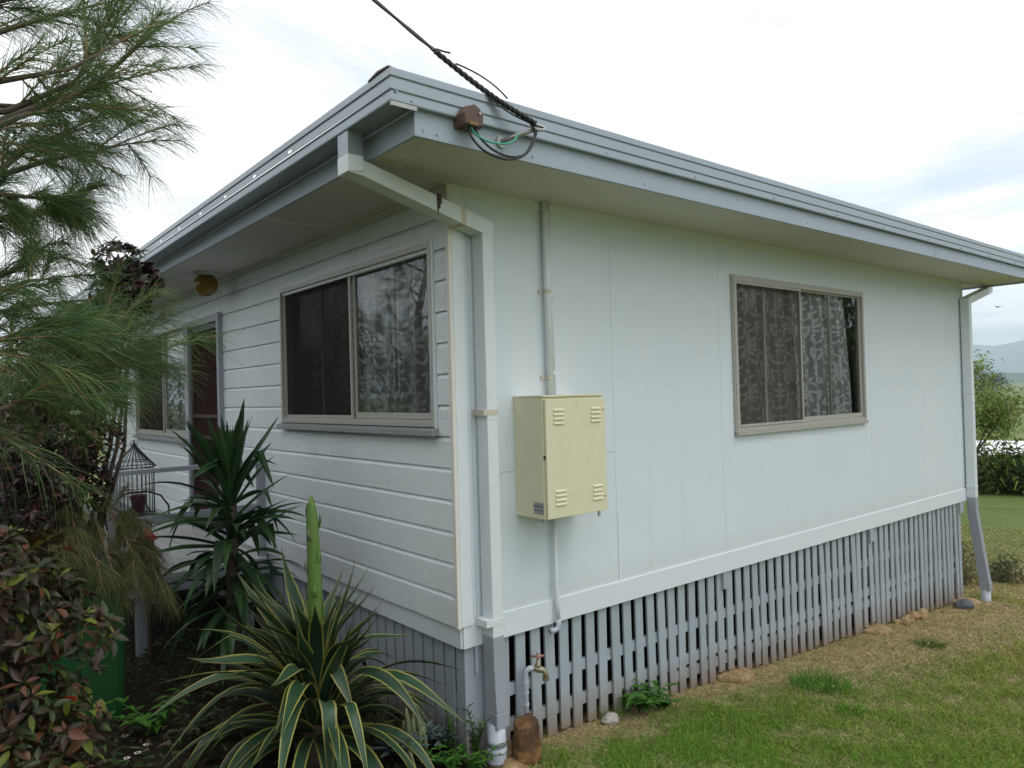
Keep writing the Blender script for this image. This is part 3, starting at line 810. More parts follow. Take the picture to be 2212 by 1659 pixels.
# front gutter: the middle band is pierced by overflow slots
FALL = -0.0068
mb = MB()
slots = [-0.10+0.538*k for k in range(1, 19)]
ycuts = [GY]
for s in slots: ycuts += [s-0.022, s+0.022]
ycuts.append(LY+0.6)
def gp(o, h, y):
    yy = y-o if abs(y-GY) < 1e-6 else y
    return (GX-o, yy, GZ+h+FALL*max(0, y))
for j in range(len(PROF)-1):
    (o0, h0), (o1, h1) = PROF[j], PROF[j+1]
    if j == 6:
        hs = [h0, 0.068, 0.081, h1]
        for q in range(3):
            for i in range(len(ycuts)-1):
                if q == 1 and i % 2 == 1: continue
                b_ = mb.pts([gp(o0, hs[q], ycuts[i]), gp(o0, hs[q], ycuts[i+1]), gp(o0, hs[q+1], ycuts[i+1]), gp(o0, hs[q+1], ycuts[i])]); mb.face((b_, b_+1, b_+2, b_+3))
    else:
        b_ = mb.pts([gp(o0, h0, GY), gp(o0, h0, LY+0.6), gp(o1, h1, LY+0.6), gp(o1, h1, GY)]); mb.face((b_, b_+1, b_+2, b_+3))
gut = part('gutter', mb, 'gutter', house, fix=False)
mb = MB()
b_ = mb.pts([(GX, GY+0.01, GZ+0.001), (-OV-0.001, GY+0.01, GZ+0.001), (-OV-0.001, LY+0.6, GZ+0.001+FALL*LY), (GX, LY+0.6, GZ+0.001+FALL*LY)]); mb.face((b_, b_+1, b_+2, b_+3))
part('gutter_floor', mb, 'gutter', gut, fix=False)
part('end_strip', MB().box(-0.766, -0.634, -0.662, -0.650, 2.727, 2.745), 'galv', house)
# small lifted flap of flashing on the corner
mb = MB().sections([[(-0.772, -0.652, 2.897), (-0.75, -0.652, 2.897), (-0.75, -0.652, 2.903), (-0.772, -0.652, 2.903)], [(-0.776, -0.56, 2.898), (-0.75, -0.56, 2.898), (-0.75, -0.56, 2.902), (-0.776, -0.56, 2.908)], [(-0.774, -0.47, 2.889), (-0.75, -0.47, 2.893), (-0.75, -0.47, 2.897), (-0.774, -0.47, 2.895)]])
part('flashing_flap', mb, 'brownbox', house)
for x in (-0.74, -0.66, 0.6, 1.4, 2.3, 3.2, 4.0, 4.9, 5.7, 6.5, 7.3):
    zz = GZ+0.02 if x > -0.7 else GZ+0.045
    part('rivet', MB().tube([(x, GY-0.013, zz), (x, GY-0.0185, zz)], 0.006, 8), 'gutter', house)
# low-pitched roof sheet
mb = MB().box(-0.63, 8.19, -0.63, LY+0.5, HT+0.012, 2.79)
mb.prism([(-0.63, 2.79), (8.19, 2.79), (3.8, 2.86)], lambda p, q, y: (p, y, q), -0.62, LY+0.5)
part('roof', mb, 'roof', house)

# ------------------------------------------------------------------ timber skirting under the house
slat_mesh = {}
def slat_proto(w, th):
    key = (w, th)
    if key not in slat_mesh:
        mb = MB(); e = 0.002
        mb.prism([(-w/2+e, -th), (w/2-e, -th), (w/2, -th+e), (w/2, 0), (-w/2, 0), (-w/2, -th+e)], lambda p, q, z: (p, q, z), 0, -1)
        slat_mesh[key] = mb.mesh('slat', 'slat')
    return slat_mesh[key]
sk = thing('slatted_skirting', (0, 0, -0.7), 'grey slatted timber skirting under the side wall', 'skirting', 'slatted skirting round the stumps')
x = 0.31; i = 0
while x < 7.42:
    bottom = (-0.665-0.072*(x-0.3)) + random.uniform(-0.02, 0.012)
    if abs(x-2.6) < 0.13: bottom += 0.05
    if 4.85 < x < 5.1: bottom += 0.05
    o = link('slat', slat_proto(0.076, 0.015), sk)
    o.location = Vector((x, 0.03+random.uniform(-0.004, 0.004), 0.004)) - sk.location
    o.scale = (random.uniform(0.96, 1.04), 1, -(bottom-0.004))
    o.rotation_euler = (random.gauss(0, 0.006), random.gauss(0, 0.011), 0)
    x += 0.1205 if x > 0.4 else 0.128
    i += 1
for z0, z1, xa in ((-0.375, -0.303, 0.25), (-0.585, -0.51, 0.25), (-0.715, -0.64, 1.9)):
    fall = -0.018
    mb = MB(); mb.prism([(xa, z0), (7.4, z0+fall*7 if z0 < -0.5 else z0), (7.4, z1+fall*7 if z0 < -0.5 else z1), (xa, z1)], lambda p, q, y: (p, y, q), 0.032, 0.058)
    part('rail', mb, 'slat', sk)
for x0, w in ((2.50, 0.07), (4.975, 0.075), (7.28, 0.12)):
    part('bearer_end', MB().box(x0, x0+w, -0.008, 0.03, -0.135, -0.002), 'slat', sk, bevel=0.002)
part('corner_post', MB().box(0.02, 0.255, 0.012, 0.10, -0.80, -0.003), 'slat', sk, bevel=0.003)
part('packer', MB().box(0.085, 0.105, -0.006, 0.011, -0.16, -0.004), 'slat', sk)
sk2 = thing('slatted_skirting', (0, 0, -0.7), 'grey slatted timber skirting under the weatherboard front behind the plants', 'skirting', 'slatted skirting round the stumps')
y = 0.17
while y < 9.4:
    if not (3.2 < y < 4.9):
        o = link('slat', slat_proto(0.08, 0.016), sk2)
        o.location = Vector((0.035, y, 0.004)) - sk2.location
        o.rotation_euler = (random.gauss(0, 0.005), 0, -math.pi/2)
        o.scale = (1.12, 1, 0.62+random.uniform(-0.01, 0.03))
    y += 0.115
for z0, z1 in ((-0.375, -0.303), (-0.55, -0.48)):
    part('rail', MB().box(0.036, 0.06, 0.11, 9.4, z0, z1), 'slat', sk2)
# dark space under the floor: stumps
for (sx, sy) in ((2.55, 0.4), (4.98, 0.4), (0.5, 3.2), (2.55, 3.2), (0.5, 0.45)):
    zz = gzf(sx, sy)
    o = part('timber_stump', MB().lathe([(0.07, zz-0.2-(-0.0)), (0.065, -0.4), (0.068, 0.06)], 12, (sx, sy, 0)), 'bark', sk, smooth=True)
part('rear_light_block', MB().box(7.42, 7.45, 0.12, 9.5, -1.5, 0.02), 'slat', sk2)  # unseen solid panel added to keep daylight from under the floor
part('end_light_block', MB().box(0.1, 7.41, 9.45, 9.5, -1.5, 0.02), 'slat', sk2)  # second unseen panel, added to shut light out at the end

# ------------------------------------------------------------------ downpipes
def rect_run(mb, path, w, h, side, m=0, ends=True):
    """rectangular pipe swept along path with mitred joints; side = horizontal width direction"""
    path = [Vector(p) for p in path]
    rings = []
    for i, p in enumerate(path):
        d0 = (p-path[i-1]).normalized() if i > 0 else None
        d1 = (path[i+1]-p).normalized() if i < len(path)-1 else None
        tdir = (d0+d1).normalized() if d0 and d1 else (d0 or d1)
        s = Vector(side); s = (s-tdir*s.dot(tdir)).normalized()
        nrm = tdir.cross(s).normalized()
        k = 1.0
        if d0 and d1:
            k = 1.0/max(0.4, abs(tdir.dot(d0)))
        e = 0.006
        ring = []
        for a, b in ((-w/2, -h/2), (w/2, -h/2), (w/2, h/2), (-w/2, h/2)):
            ring.append(p+s*a+nrm*b*k)
        rings.append(ring)
    mb.sections(rings, m)
    return mb
dp = thing('downpipe', (0.17, -0.07, gzf(0.17, -0.1)), 'white rectangular downpipe crossing the near corner from gutter to ground', 'downpipe', 'rectangular downpipes at the house corners')
part('gutter_outlet', MB().box(-0.762, -0.682, -0.236, -0.128, 2.625, 2.752), 'gutter', dp, bevel=0.002)
# sloping arm from the outlet to the corner, faces kept vertical
def vrect(c, tx, w, h):
    tx = Vector(tx).normalized(); nx = Vector((-tx.y, tx.x, 0))
    return [Vector(c)+nx*(-w/2)+Vector((0, 0, -h/2)), Vector(c)+nx*(w/2)+Vector((0, 0, -h/2)), Vector(c)+nx*(w/2)+Vector((0, 0, h/2)), Vector(c)+nx*(-w/2)+Vector((0, 0, h/2))]
mb = MB()
mb.sections([[(-0.764, -0.238, 2.628), (-0.680, -0.238, 2.628), (-0.680, -0.126, 2.628), (-0.764, -0.126, 2.628)],
             [(-0.764, -0.238, 2.543), (-0.680, -0.238, 2.556), (-0.680, -0.126, 2.556), (-0.764, -0.126, 2.543)]])
part('elbow', mb, 'pipe', dp, bevel=0.002)
dr = Vector((0.9, 0.115, 0)).normalized(); nx = Vector((-dr.y, dr.x, 0))
def armsec(c, zt, zb):
    c = Vector(c)
    return [c-nx*0.052+Vector((0, 0, zb)), c+nx*0.052+Vector((0, 0, zb)), c+nx*0.052+Vector((0, 0, zt)), c-nx*0.052+Vector((0, 0, zt))]
mb = MB().sections([armsec((-0.758, -0.183, 0), 2.600, 2.541), armsec((-0.690, -0.176, 0), 2.616, 2.536), armsec((0.130, -0.071, 0), 2.458, 2.366), armsec((0.2085, -0.068, 0), 2.432, 2.366)])
part('sloping_arm', mb, 'pipe', dp, bevel=0.003)
part('pipe_length', MB().box(0.130, 0.2085, -0.119, -0.017, 1.30, 2.372), 'pipe', dp, bevel=0.003)
part('pipe_length', MB().box(0.1315, 0.207, -0.1175, -0.0185, 0.05, 1.305), 'pipe', dp, bevel=0.003)
mb = MB().sections([[(0.1305, -0.1185, 0.062), (0.208, -0.1185, 0.062), (0.208, -0.0175, 0.062), (0.1305, -0.0175, 0.062)],
                    [(0.1305, -0.1185, -0.11), (0.208, -0.1185, -0.11), (0.208, -0.0175, -0.11), (0.1305, -0.0175, -0.11)],
                    [(0.134, -0.128, -0.37), (0.218, -0.128, -0.37), (0.218, -0.022, -0.37), (0.134, -0.022, -0.37)]])
part('lower_length', mb, 'greypipe', dp, bevel=0.003)
part('shoe_collar', MB().sections([[(0.130, -0.132, -0.372), (0.222, -0.132, -0.372), (0.222, -0.018, -0.372), (0.130, -0.018, -0.372)], [(0.132, -0.130, -0.46), (0.222, -0.130, -0.46), (0.222, -0.02, -0.46), (0.132, -0.02, -0.46)]]), 'greypipe', dp, bevel=0.003)
cxp, cyp = 0.170, -0.074
part('drain_pipe', MB().lathe([(0.054, -0.44), (0.054, -0.53), (0.056, -0.531), (0.056, -0.56), (0.054, -0.5605), (0.053, -0.62)], 28, (cxp, cyp, 0)), 'pvc', dp, smooth=True)
path = [(cxp, cyp, -0.575)]+[(cxp-0.06*(1-math.cos(a)), cyp-0.06*(1-math.cos(a)), -0.62-0.16*math.sin(a)) for a in np.linspace(0, 1.3, 7)]+[(cxp-0.12, cyp-0.12, -0.84)]
part('drain_bend', MB().tube(path, 0.0575, 28), 'pvc', dp, smooth=True)
for pz in ((cxp, cyp, -0.60), (cxp-0.004, cyp-0.004, -0.655)):
    part('joint_ring', MB().tube([(pz[0], pz[1], pz[2]-0.004), (pz[0], pz[1], pz[2]+0.004)], 0.0595, 28), 'greypipe', dp, smooth=True)
part('strap', MB().box(0.105, 0.2095, -0.1205, -0.017, 1.325, 1.357), 'rust', dp)
part('strap', MB().box(0.085, 0.2095, -0.1205, -0.017, 0.125, 0.165), 'pipe', dp)
mb = MB().sections([armsec((-0.035, -0.092, 0), 2.492, 2.398), armsec((-0.005, -0.088, 0), 2.487, 2.393)])
for i_, vv in enumerate(mb.v):
    c = Vector(vv); mid = Vector((-0.02, -0.09, 2.442)); mb.v[i_] = tuple(mid+(c-mid)*1.035)
part('strap', mb, 'rust', dp)
mb = MB()
for k in range(7):
    x0 = -0.205+k*0.004
    mb.tube([(x0, -0.169, 2.535), (x0+0.006*math.sin(k), -0.172, 2.48), (x0+0.004*math.cos(k*2), -0.168, 2.42+0.012*k)], 0.003, 5)
part('dead_vine', mb, 'bark', dp)
fd = thing('downpipe', (7.53, -0.06, gzf(7.5, 0)), 'white and grey downpipe at the far end of the side wall', 'downpipe', 'rectangular downpipes at the house corners')
part('pipe_length', MB().box(7.475, 7.56, -0.112, -0.016, 0.04, 2.43), 'pipe', fd, bevel=0.003)
AX_ = lambda x, zt: [(x, -0.1135, zt), (x, -0.0145, zt), (x, -0.0145, zt-0.09), (x, -0.1135, zt-0.09)]
mb = MB().sections([AX_(7.472, 2.445), AX_(7.563, 2.475), AX_(8.20, 2.63), AX_(8.303, 2.66)])
part('sloping_arm', mb, 'pipe', fd, bevel=0.003)
part('gutter_outlet', MB().box(8.215, 8.30, -0.112, -0.016, 2.64, 2.75), 'gutter', fd)
mb = MB().sections([[(7.474, -0.113, 0.045), (7.561, -0.113, 0.045), (7.561, -0.015, 0.045), (7.474, -0.015, 0.045)], [(7.474, -0.113, -0.12), (7.561, -0.113, -0.12), (7.561, -0.015, -0.12), (7.474, -0.015, -0.12)], [(7.50, -0.215, -0.98), (7.59, -0.215, -0.98), (7.59, -0.11, -0.98), (7.50, -0.11, -0.98)]])
part('lower_length', mb, 'greypipe', fd, bevel=0.003)
part('shoe_collar', MB().box(7.497, 7.593, -0.222, -0.108, -1.06, -0.97), 'greypipe', fd, bevel=0.003)
part('drain_pipe', MB().lathe([(0.05, -1.05), (0.05, -1.4)], 20, (7.545, -0.165, 0)), 'pvc', fd, smooth=True)
for zz in (1.30, 0.16): part('strap', MB().box(7.46, 7.562, -0.114, -0.014, zz, zz+0.025), 'pipe', fd)

# ------------------------------------------------------------------ meter box and conduits
bx0, bx1, bz0, bz1, bd = 0.4227, 0.918, 0.708, 1.418, 0.262
mbx = thing('meter_box', (0.67, -0.13, bz0), 'pale yellow steel meter box hung on the side wall', 'meter box')
part('cabinet', MB().box(bx0, bx1, -bd, -0.001, bz0, bz1), 'box', mbx, bevel=0.003)
bdoor = part('cabinet_door', MB().box(bx0+0.006, bx1+0.006, -bd-0.022, -bd-0.004, bz0+0.002, bz1-0.012), 'box', mbx, bevel=0.003)
part('rain_hood', MB().box(bx0-0.003, bx1+0.004, -bd-0.012, -0.001, bz1+0.001, bz1+0.012), 'box', mbx, bevel=0.002)
fy = -bd-0.022
for (vx, vz) in ((0.49, 1.305), (0.80, 1.305), (0.49, 0.83), (0.80, 0.83)):
    for k in range(4):
        zz = vz+0.026*(1.5-k)
        mb = MB().sections([[(vx, fy+0.001, zz-0.006), (vx, fy-0.009, zz-0.005), (vx, fy-0.007, zz-0.001), (vx, fy+0.001, zz+0.007)], [(vx+0.082, fy+0.001, zz-0.006), (vx+0.082, fy-0.009, zz-0.005), (vx+0.082, fy-0.007, zz-0.001), (vx+0.082, fy+0.001, zz+0.007)]])
        part('louvre', mb, 'box', bdoor)
for zz in (1.335, 0.80): part('rivet', MB().tube([(0.905, fy, zz), (0.905, fy-0.004, zz)], 0.005, 8), 'galv', bdoor)
for k in range(3):
    for j in range(2): part('embossed_mark', MB().box(0.672+j*0.016, 0.682+j*0.016, fy-0.002, fy+0.001, 1.352+k*0.011, 1.358+k*0.011), 'box', bdoor)
part('latch', MB().box(bx0-0.002, bx0+0.012, -bd-0.012, -bd-0.002, 1.06, 1.08), 'ink', mbx)
part('hinge_tab', MB().box(0.845, 0.862, -bd-0.018, -bd-0.010, bz0-0.03, bz0+0.004), 'galv', mbx)
part('bottom_clip', MB().box(0.43, 0.448, -0.225, -0.185, bz0-0.022, bz0), 'galv', mbx)
st = part('warning_sticker', MB().box(bx0-0.0015, bx0-0.0002, -0.251, -0.166, 0.735, 0.805), 'label', mbx); tag(st, 'silver sticker that reads BEWARE DOG ON PREMISES')
def text_mesh(name, body, size, mat, parent, origin, xdir, ydir):
    cu = bpy.data.curves.new(name, 'FONT'); cu.body = body; cu.size = size; cu.align_x = 'CENTER'; cu.extrude = 0.0
    tmp = bpy.data.objects.new(name+'_tmp', cu); COL.objects.link(tmp)
    me = bpy.data.meshes.new_from_object(tmp)
    bpy.data.objects.remove(tmp)
    xd, yd = Vector(xdir), Vector(ydir); zd = xd.cross(yd)
    mat4 = Matrix(((xd.x, yd.x, zd.x, origin[0]), (xd.y, yd.y, zd.y, origin[1]), (xd.z, yd.z, zd.z, origin[2]), (0, 0, 0, 1)))
    me.transform(mat4); me.materials.clear(); me.materials.append(M[mat])
    return link(name, me, parent)
text_mesh('lettering', 'BEWARE DOG', 0.0155, 'ink', st, (bx0-0.0022, -0.2085, 0.776), (0, -1, 0), (0, 0, 1))
text_mesh('lettering', 'ON PREMISES', 0.0135, 'ink', st, (bx0-0.0022, -0.2085, 0.753), (0, -1, 0), (0, 0, 1))

cd = thing('conduit', (0.70, -0.03, 1.42), 'thick white conduit running from the eaves down to the meter box', 'conduit', 'white conduits on the side wall')
part('pipe_length', MB().tube([(0.690, -0.035, HT-0.002), (0.694, -0.035, 2.1), (0.702, -0.036, 1.425)], 0.0205, 14), 'pipe', cd, smooth=True)
for zz in (2.555, 2.08, 1.54):
    part('saddle', MB().box(0.645, 0.672, -0.010, -0.001, zz-0.013, zz+0.013).tube([(0.695, -0.035, zz-0.012), (0.695, -0.035, zz+0.012)], 0.0225, 14), 'rust' if zz < 2.5 else 'pipe', cd)
cd = thing('conduit', (0.75, -0.02, 1.42), 'thin white conduit beside the thick one above the meter box', 'conduit', 'white conduits on the side wall')
part('pipe_length', MB().tube([(0.731, -0.022, HT-0.002), (0.735, -0.022, 2.1), (0.744, -0.022, 1.425)], 0.0105, 10), 'pipe', cd, smooth=True)
for zz in (2.06, 1.57): part('saddle', MB().box(0.72, 0.758, -0.036, -0.001, zz-0.01, zz+0.01), 'pipe', cd)
cd = thing('conduit', (0.70, -0.03, -0.02), 'white conduit dropping below the meter box with a grey elbow at its foot', 'conduit', 'white conduits on the side wall')
part('pipe_length', MB().tube([(0.700, -0.034, bz0+0.002), (0.702, -0.036, 0.15), (0.702, -0.045, 0.02)], 0.0145, 12), 'pipe', cd, smooth=True)
part('elbow', MB().tube([(0.702, -0.045, 0.03), (0.702, -0.045, -0.005), (0.694, -0.043, -0.028), (0.672, -0.036, -0.036), (0.645, -0.03, -0.036)], 0.0175, 12), 'pvc', cd, smooth=True)
for zz in (0.56, 0.26): part('saddle', MB().box(0.672, 0.70, -0.006, -0.001, zz-0.012, zz+0.012).tube([(0.701, -0.035, zz-0.01), (0.701, -0.035, zz+0.01)], 0.0165, 12), 'pipe', cd)

# ------------------------------------------------------------------ power service on the side fascia
fj = -OV-0.001
jb = thing('cable_box', (-0.355, fj-0.04, 2.70), 'brown cable connection box screwed to the side fascia', 'cable box')
mb = MB()
pl = [(-0.415, 2.70), (-0.298, 2.705), (-0.292, 2.76), (-0.315, 2.795), (-0.35, 2.812), (-0.39, 2.795), (-0.42, 2.755)]
mb.prism(pl, lambda p, q, d: (p, fj-d, q), 0.0, 0.055)
s_ = [(-0.357+(p+0.357)*0.86, 2.75+(q-2.75)*0.9) for p, q in pl]
i0 = mb.pts([(p, fj-0.0555, q) for p, q in pl]); i1 = mb.pts([(p, fj-0.085, q) for p, q in s_])
for j in range(len(pl)): mb.face((i0+j, i0+(j+1) % 7, i1+(j+1) % 7, i1+j))
mb.face([i1+j for j in range(7)])
part('cover', mb, 'brownbox', jb, bevel=0.004)
part('terminal_window', MB().box(-0.385, -0.335, fj-0.088, fj-0.080, 2.705, 2.722), 'amber', jb)
part('screw', MB().tube([(-0.325, fj-0.08, 2.765), (-0.325, fj-0.092, 2.765)], 0.007, 8), 'galv', jb)
hk = thing('cable_hook', (-0.10, fj, 2.69), 'galvanised hook bolt holding the power cable off the fascia', 'hook')
part('wall_plate', MB().tube([(-0.135, fj, 2.692), (-0.135, fj-0.012, 2.692)], 0.03, 16), 'galv', hk)
part('shank', MB().tube([(-0.135, fj-0.01, 2.692), (-0.06, fj-0.075, 2.728), (0.005, fj-0.10, 2.755)], 0.012, 10), 'galv', hk, smooth=True)
ring = [(0.03+0.036*math.cos(a), fj-0.105+0.01*math.sin(a), 2.766+0.014*math.sin(a)+0.006*math.cos(a)) for a in np.linspace(0, 2*math.pi, 15)]
part('eye', MB().tube(ring, 0.008, 8, 0, False), 'galv', hk, smooth=True)
sc_ = thing('service_cable', (0.0, fj-0.11, 2.77), 'twisted black power cable sweeping from the sky to the fascia hook', 'cable')
A0 = Vector((-0.02, -0.77, 2.768)); A1 = Vector((-0.46, -0.56, 3.085)); A2 = Vector((-0.70, -0.40, 3.325))
def bez(a, b, c, tt): return a*(1-tt)**2+b*2*tt*(1-tt)+c*tt*tt
for ph in range(3):
    pts = []
    for i in range(60):
        tt = i/59
        c = A0.lerp(A1, tt)+Vector((0.012, 0, -0.035))*math.sin(math.pi*tt)*0.6
        d = (A1-A0).normalized(); a = d.cross(Vector((0, 0, 1))).normalized(); b = d.cross(a)
        an = tt*2*math.pi*6.5+ph*2.094
        rr = 0.0078
        pts.append(c+a*math.cos(an)*rr+b*math.sin(an)*rr)
    part('strand', MB().tube(pts, 0.0068, 7), 'black', sc_, smooth=True)
end = A1+(A2-A1)*14+Vector((0, 0, 1.2))
for k in range(2):
    pts = []
    for i in range(26):
        tt = (i/25)**2.2
        c = A1.lerp(A1+(A2-A1)*14, tt)+Vector((0, 0, 1.0))*(tt*tt)
        an = i*0.9+k*math.pi
        pts.append(c+Vector((0.007*math.cos(an), 0.004*math.sin(an), 0.007*math.sin(an))))
    part('overhead_wire', MB().tube(pts, 0.0068, 7), 'black', sc_, smooth=True)
part('tie_tail', MB().tube([A1+Vector((-0.02, 0, 0.0)), A1+Vector((0.01, 0, 0.012)), A1+Vector((0.045, -0.01, 0.006)), A1+Vector((0.075, -0.02, 0.004))], 0.0045, 6), 'black', sc_)
loose = [A0+Vector((0.05, 0, -0.01)), A0.lerp(A1, 0.25)+Vector((-0.02, 0.0, -0.055)), A0.lerp(A1, 0.45)+Vector((-0.005, 0, -0.03))]
part('loose_strand', MB().tube([bez(*loose, k/8) for k in range(9)], 0.004, 6), 'black', sc_, smooth=True)
loose = [A0.lerp(A1, 0.3)+Vector((0.01, 0, 0.02)), A0.lerp(A1, 0.55)+Vector((0.05, 0, 0.05)), A0.lerp(A1, 0.8)+Vector((0.0, 0, 0.012))]
part('loose_strand', MB().tube([bez(*loose, k/8) for k in range(9)], 0.004, 6), 'black', sc_, smooth=True)
def loop(name, pts, r, mat):
    # Catmull-Rom through the points
    P_ = [Vector(p) for p in pts]; P_ = [P_[0]*2-P_[1]]+P_+[P_[-1]*2-P_[-2]]
    out = []
    for i in range(1, len(P_)-2):
        for k in range(8):
            u = k/8
            out.append(0.5*((2*P_[i])+(P_[i+1]-P_[i-1])*u+(2*P_[i-1]-5*P_[i]+4*P_[i+1]-P_[i+2])*u*u+(3*P_[i]-P_[i-1]-3*P_[i+1]+P_[i+2])*u**3))
    out.append(P_[-2])
    return part(name, MB().tube(out, r, 7), mat, sc_, smooth=True)
yl = fj-0.06
loop('tail_loop', [(-0.37, yl, 2.71), (-0.365, yl-0.01, 2.655), (-0.31, yl-0.03, 2.595), (-0.20, yl-0.05, 2.567), (-0.09, yl-0.05, 2.60), (-0.02, yl-0.05, 2.67), (-0.005, yl-0.05, 2.745), (-0.05, yl-0.05, 2.79)], 0.0058, 'black')
loop('tail_loop', [(-0.335, yl, 2.71), (-0.32, yl-0.01, 2.665), (-0.26, yl-0.03, 2.61), (-0.17, yl-0.05, 2.585), (-0.08, yl-0.05, 2.61), (-0.03, yl-0.05, 2.67), (0.008, yl-0.05, 2.74), (-0.02, yl-0.05, 2.79)], 0.0058, 'black')
loop('earth_wire', [(-0.365, yl, 2.715), (-0.345, yl-0.01, 2.675), (-0.28, yl-0.02, 2.647), (-0.19, yl-0.03, 2.648), (-0.125, yl-0.03, 2.675), (-0.095, yl-0.03, 2.715)], 0.0048, 'greenwire')

# ------------------------------------------------------------------ garden tap
tp = thing('garden_tap', (0.425, -0.04, gzf(0.42, -0.05)), 'brass garden tap on a grey standpipe in front of the slats', 'tap')
part('standpipe', MB().tube([(0.425, -0.04, -0.74), (0.425, -0.04, -0.26), (0.428, -0.045, -0.222), (0.445, -0.055, -0.208), (0.468, -0.07, -0.207)], 0.0165, 14), 'pvc', tp, smooth=True)
for zz in (-0.29, -0.35, -0.42, -0.48, -0.53): part('ferrule', MB().tube([(0.425, -0.04, zz-0.006), (0.425, -0.04, zz+0.006)], 0.020, 14), 'pvc', tp)
part('tap_body', MB().tube([(0.462, -0.066, -0.207), (0.49, -0.083, -0.215), (0.515, -0.10, -0.225), (0.526, -0.108, -0.245), (0.528, -0.109, -0.275)], [0.016, 0.023, 0.019, 0.016, 0.018], 12), 'brass', tp, smooth=True)
part('spout_lip', MB().tube([(0.528, -0.109, -0.268), (0.528, -0.109, -0.285)], 0.0215, 12), 'brass', tp)
part('bonnet', MB().lathe([(0.020, -0.205), (0.018, -0.188), (0.012, -0.182), (0.011, -0.160), (0.007, -0.157), (0.007, -0.138)], 12, (0.49, -0.083, 0)), 'brass', tp, smooth=True)
part('handle', MB().tube([(0.458, -0.06, -0.138), (0.49, -0.083, -0.140), (0.522, -0.106, -0.138)], [0.0085, 0.006, 0.0085], 8).tube([(0.47, -0.11, -0.139), (0.49, -0.083, -0.140), (0.51, -0.056, -0.139)], [0.008, 0.006, 0.008], 8), 'copperhandle', tp, smooth=True)

# ------------------------------------------------------------------ porch lamp
lp = thing('globe_lamp', (-0.262, 3.62, 2.645), 'amber glass globe lamp under the front eaves', 'lamp')
part('base', MB().lathe([(0.075, 2.62), (0.075, 2.648)], 20, (-0.262, 3.62, 0)), 'trim', lp, smooth=False)
part('globe', MB().lathe([(0.108*math.sin(a), 2.535-0.108*math.cos(a)) for a in np.linspace(0.03, 2.45, 16)], 24, (-0.262, 3.62, 0)), 'amber', lp, smooth=True)

# ------------------------------------------------------------------ deck with rails
dk = thing('deck', (-0.6, 4.5, -0.57), 'small grey timber porch deck with a two-rail balustrade', 'deck')
for k in range(12):
    x0 = -1.20+k*0.096
    part('floor_board', MB().box(x0, x0+0.090, 2.805, 6.6, 0.078, 0.098), 'deckfloor', dk, bevel=0.002)
part('bearer', MB().box(-1.07, -0.03, 2.80, 2.845, -0.05, 0.076), 'grey', dk, bevel=0.003)
part('bearer', MB().box(-1.07, -0.03, 4.6, 4.645, -0.05, 0.076), 'grey', dk, bevel=0.003)
part('edge_joist', MB().box(-1.115, -1.072, 2.802, 6.6, -0.05, 0.076), 'grey', dk, bevel=0.003)
for (x, y) in ((-1.03, 2.85), (-1.03, 4.65), (-1.03, 6.3), (-0.2, 2.85)):
    part('leg', MB().box(x-0.04, x+0.04, y, y+0.08, -0.75, -0.052 if y > 2.9 else 0.07), 'grey', dk, bevel=0.003)
part('cleat', MB().box(-0.985, -0.925, 2.852, 2.90, -0.13, -0.052), 'grey', dk)
for (x, y) in ((-1.21, 2.88), (-0.055, 2.88), (-1.21, 4.65), (-1.21, 6.4)):
    part('post', MB().box(x-0.032, x+0.032, y-0.005, y+0.06, 0.0, 0.893), 'grey', dk, bevel=0.003)
part('handrail', MB().box(-1.25, -0.02, 2.865, 2.945, 0.8935, 0.929), 'grey', dk, bevel=0.003)
part('handrail', MB().box(-1.25, -1.17, 2.9455, 6.5, 0.8935, 0.929), 'grey', dk, bevel=0.003)
part('mid_rail', MB().box(-1.178, -0.087, 2.885, 2.92, 0.49, 0.555), 'grey', dk, bevel=0.003)
part('mid_rail', MB().box(-1.225, -1.19, 2.942, 6.45, 0.49, 0.555), 'grey', dk, bevel=0.003)

# bird cage, pot, iron chair, ornament
C0 = Vector((-0.985, 3.25, 0.0))
ch = thing('iron_chair', (C0.x, C0.y, 0.098), 'black scrolled iron garden chair on the porch deck', 'chair')
part('seat', MB().lathe([(0.19, 0.505), (0.195, 0.512), (0.19, 0.52)], 24, (C0.x, C0.y, 0)), 'iron', ch)
for a in (0.7, 2.3, 3.9, 5.4):
    c, s = math.cos(a), math.sin(a)
    part('leg', MB().tube([(C0.x+0.16*c, C0.y+0.16*s, 0.505), (C0.x+0.13*c, C0.y+0.13*s, 0.35), (C0.x+0.15*c, C0.y+0.15*s, 0.2), (C0.x+0.20*c, C0.y+0.20*s, 0.10)], 0.008, 6), 'iron', ch, smooth=True)
pts = [(C0.x-0.235, C0.y-0.17, 0.45), (C0.x-0.245, C0.y-0.17, 0.58), (C0.x-0.19, C0.y-0.17, 0.68), (C0.x-0.08, C0.y-0.17, 0.735), (C0.x+0.05, C0.y-0.17, 0.735), (C0.x+0.16, C0.y-0.17, 0.69), (C0.x+0.22, C0.y-0.17, 0.60), (C0.x+0.225, C0.y-0.17, 0.46)]
part('back_hoop', MB().tube(pts, 0.008, 6), 'iron', ch, smooth=True)
for sgn in (-1, 1):
    pts = [(C0.x+sgn*(0.02+0.07*math.sin(a)*(1-a/9)), C0.y-0.172, 0.50+0.20*(a/4.2)+0.02*math.cos(a*2)) for a in np.linspace(0, 4.2, 14)]
    part('scroll', MB().tube(pts, 0.006, 6), 'iron', ch, smooth=True)
bc = thing('bird_cage', (C0.x+0.01, C0.y+0.02, 0.521), 'dark wire bird cage with a conical roof behind the porch rail', 'bird cage')
co = Vector((C0.x+0.01, C0.y+0.02, 0))
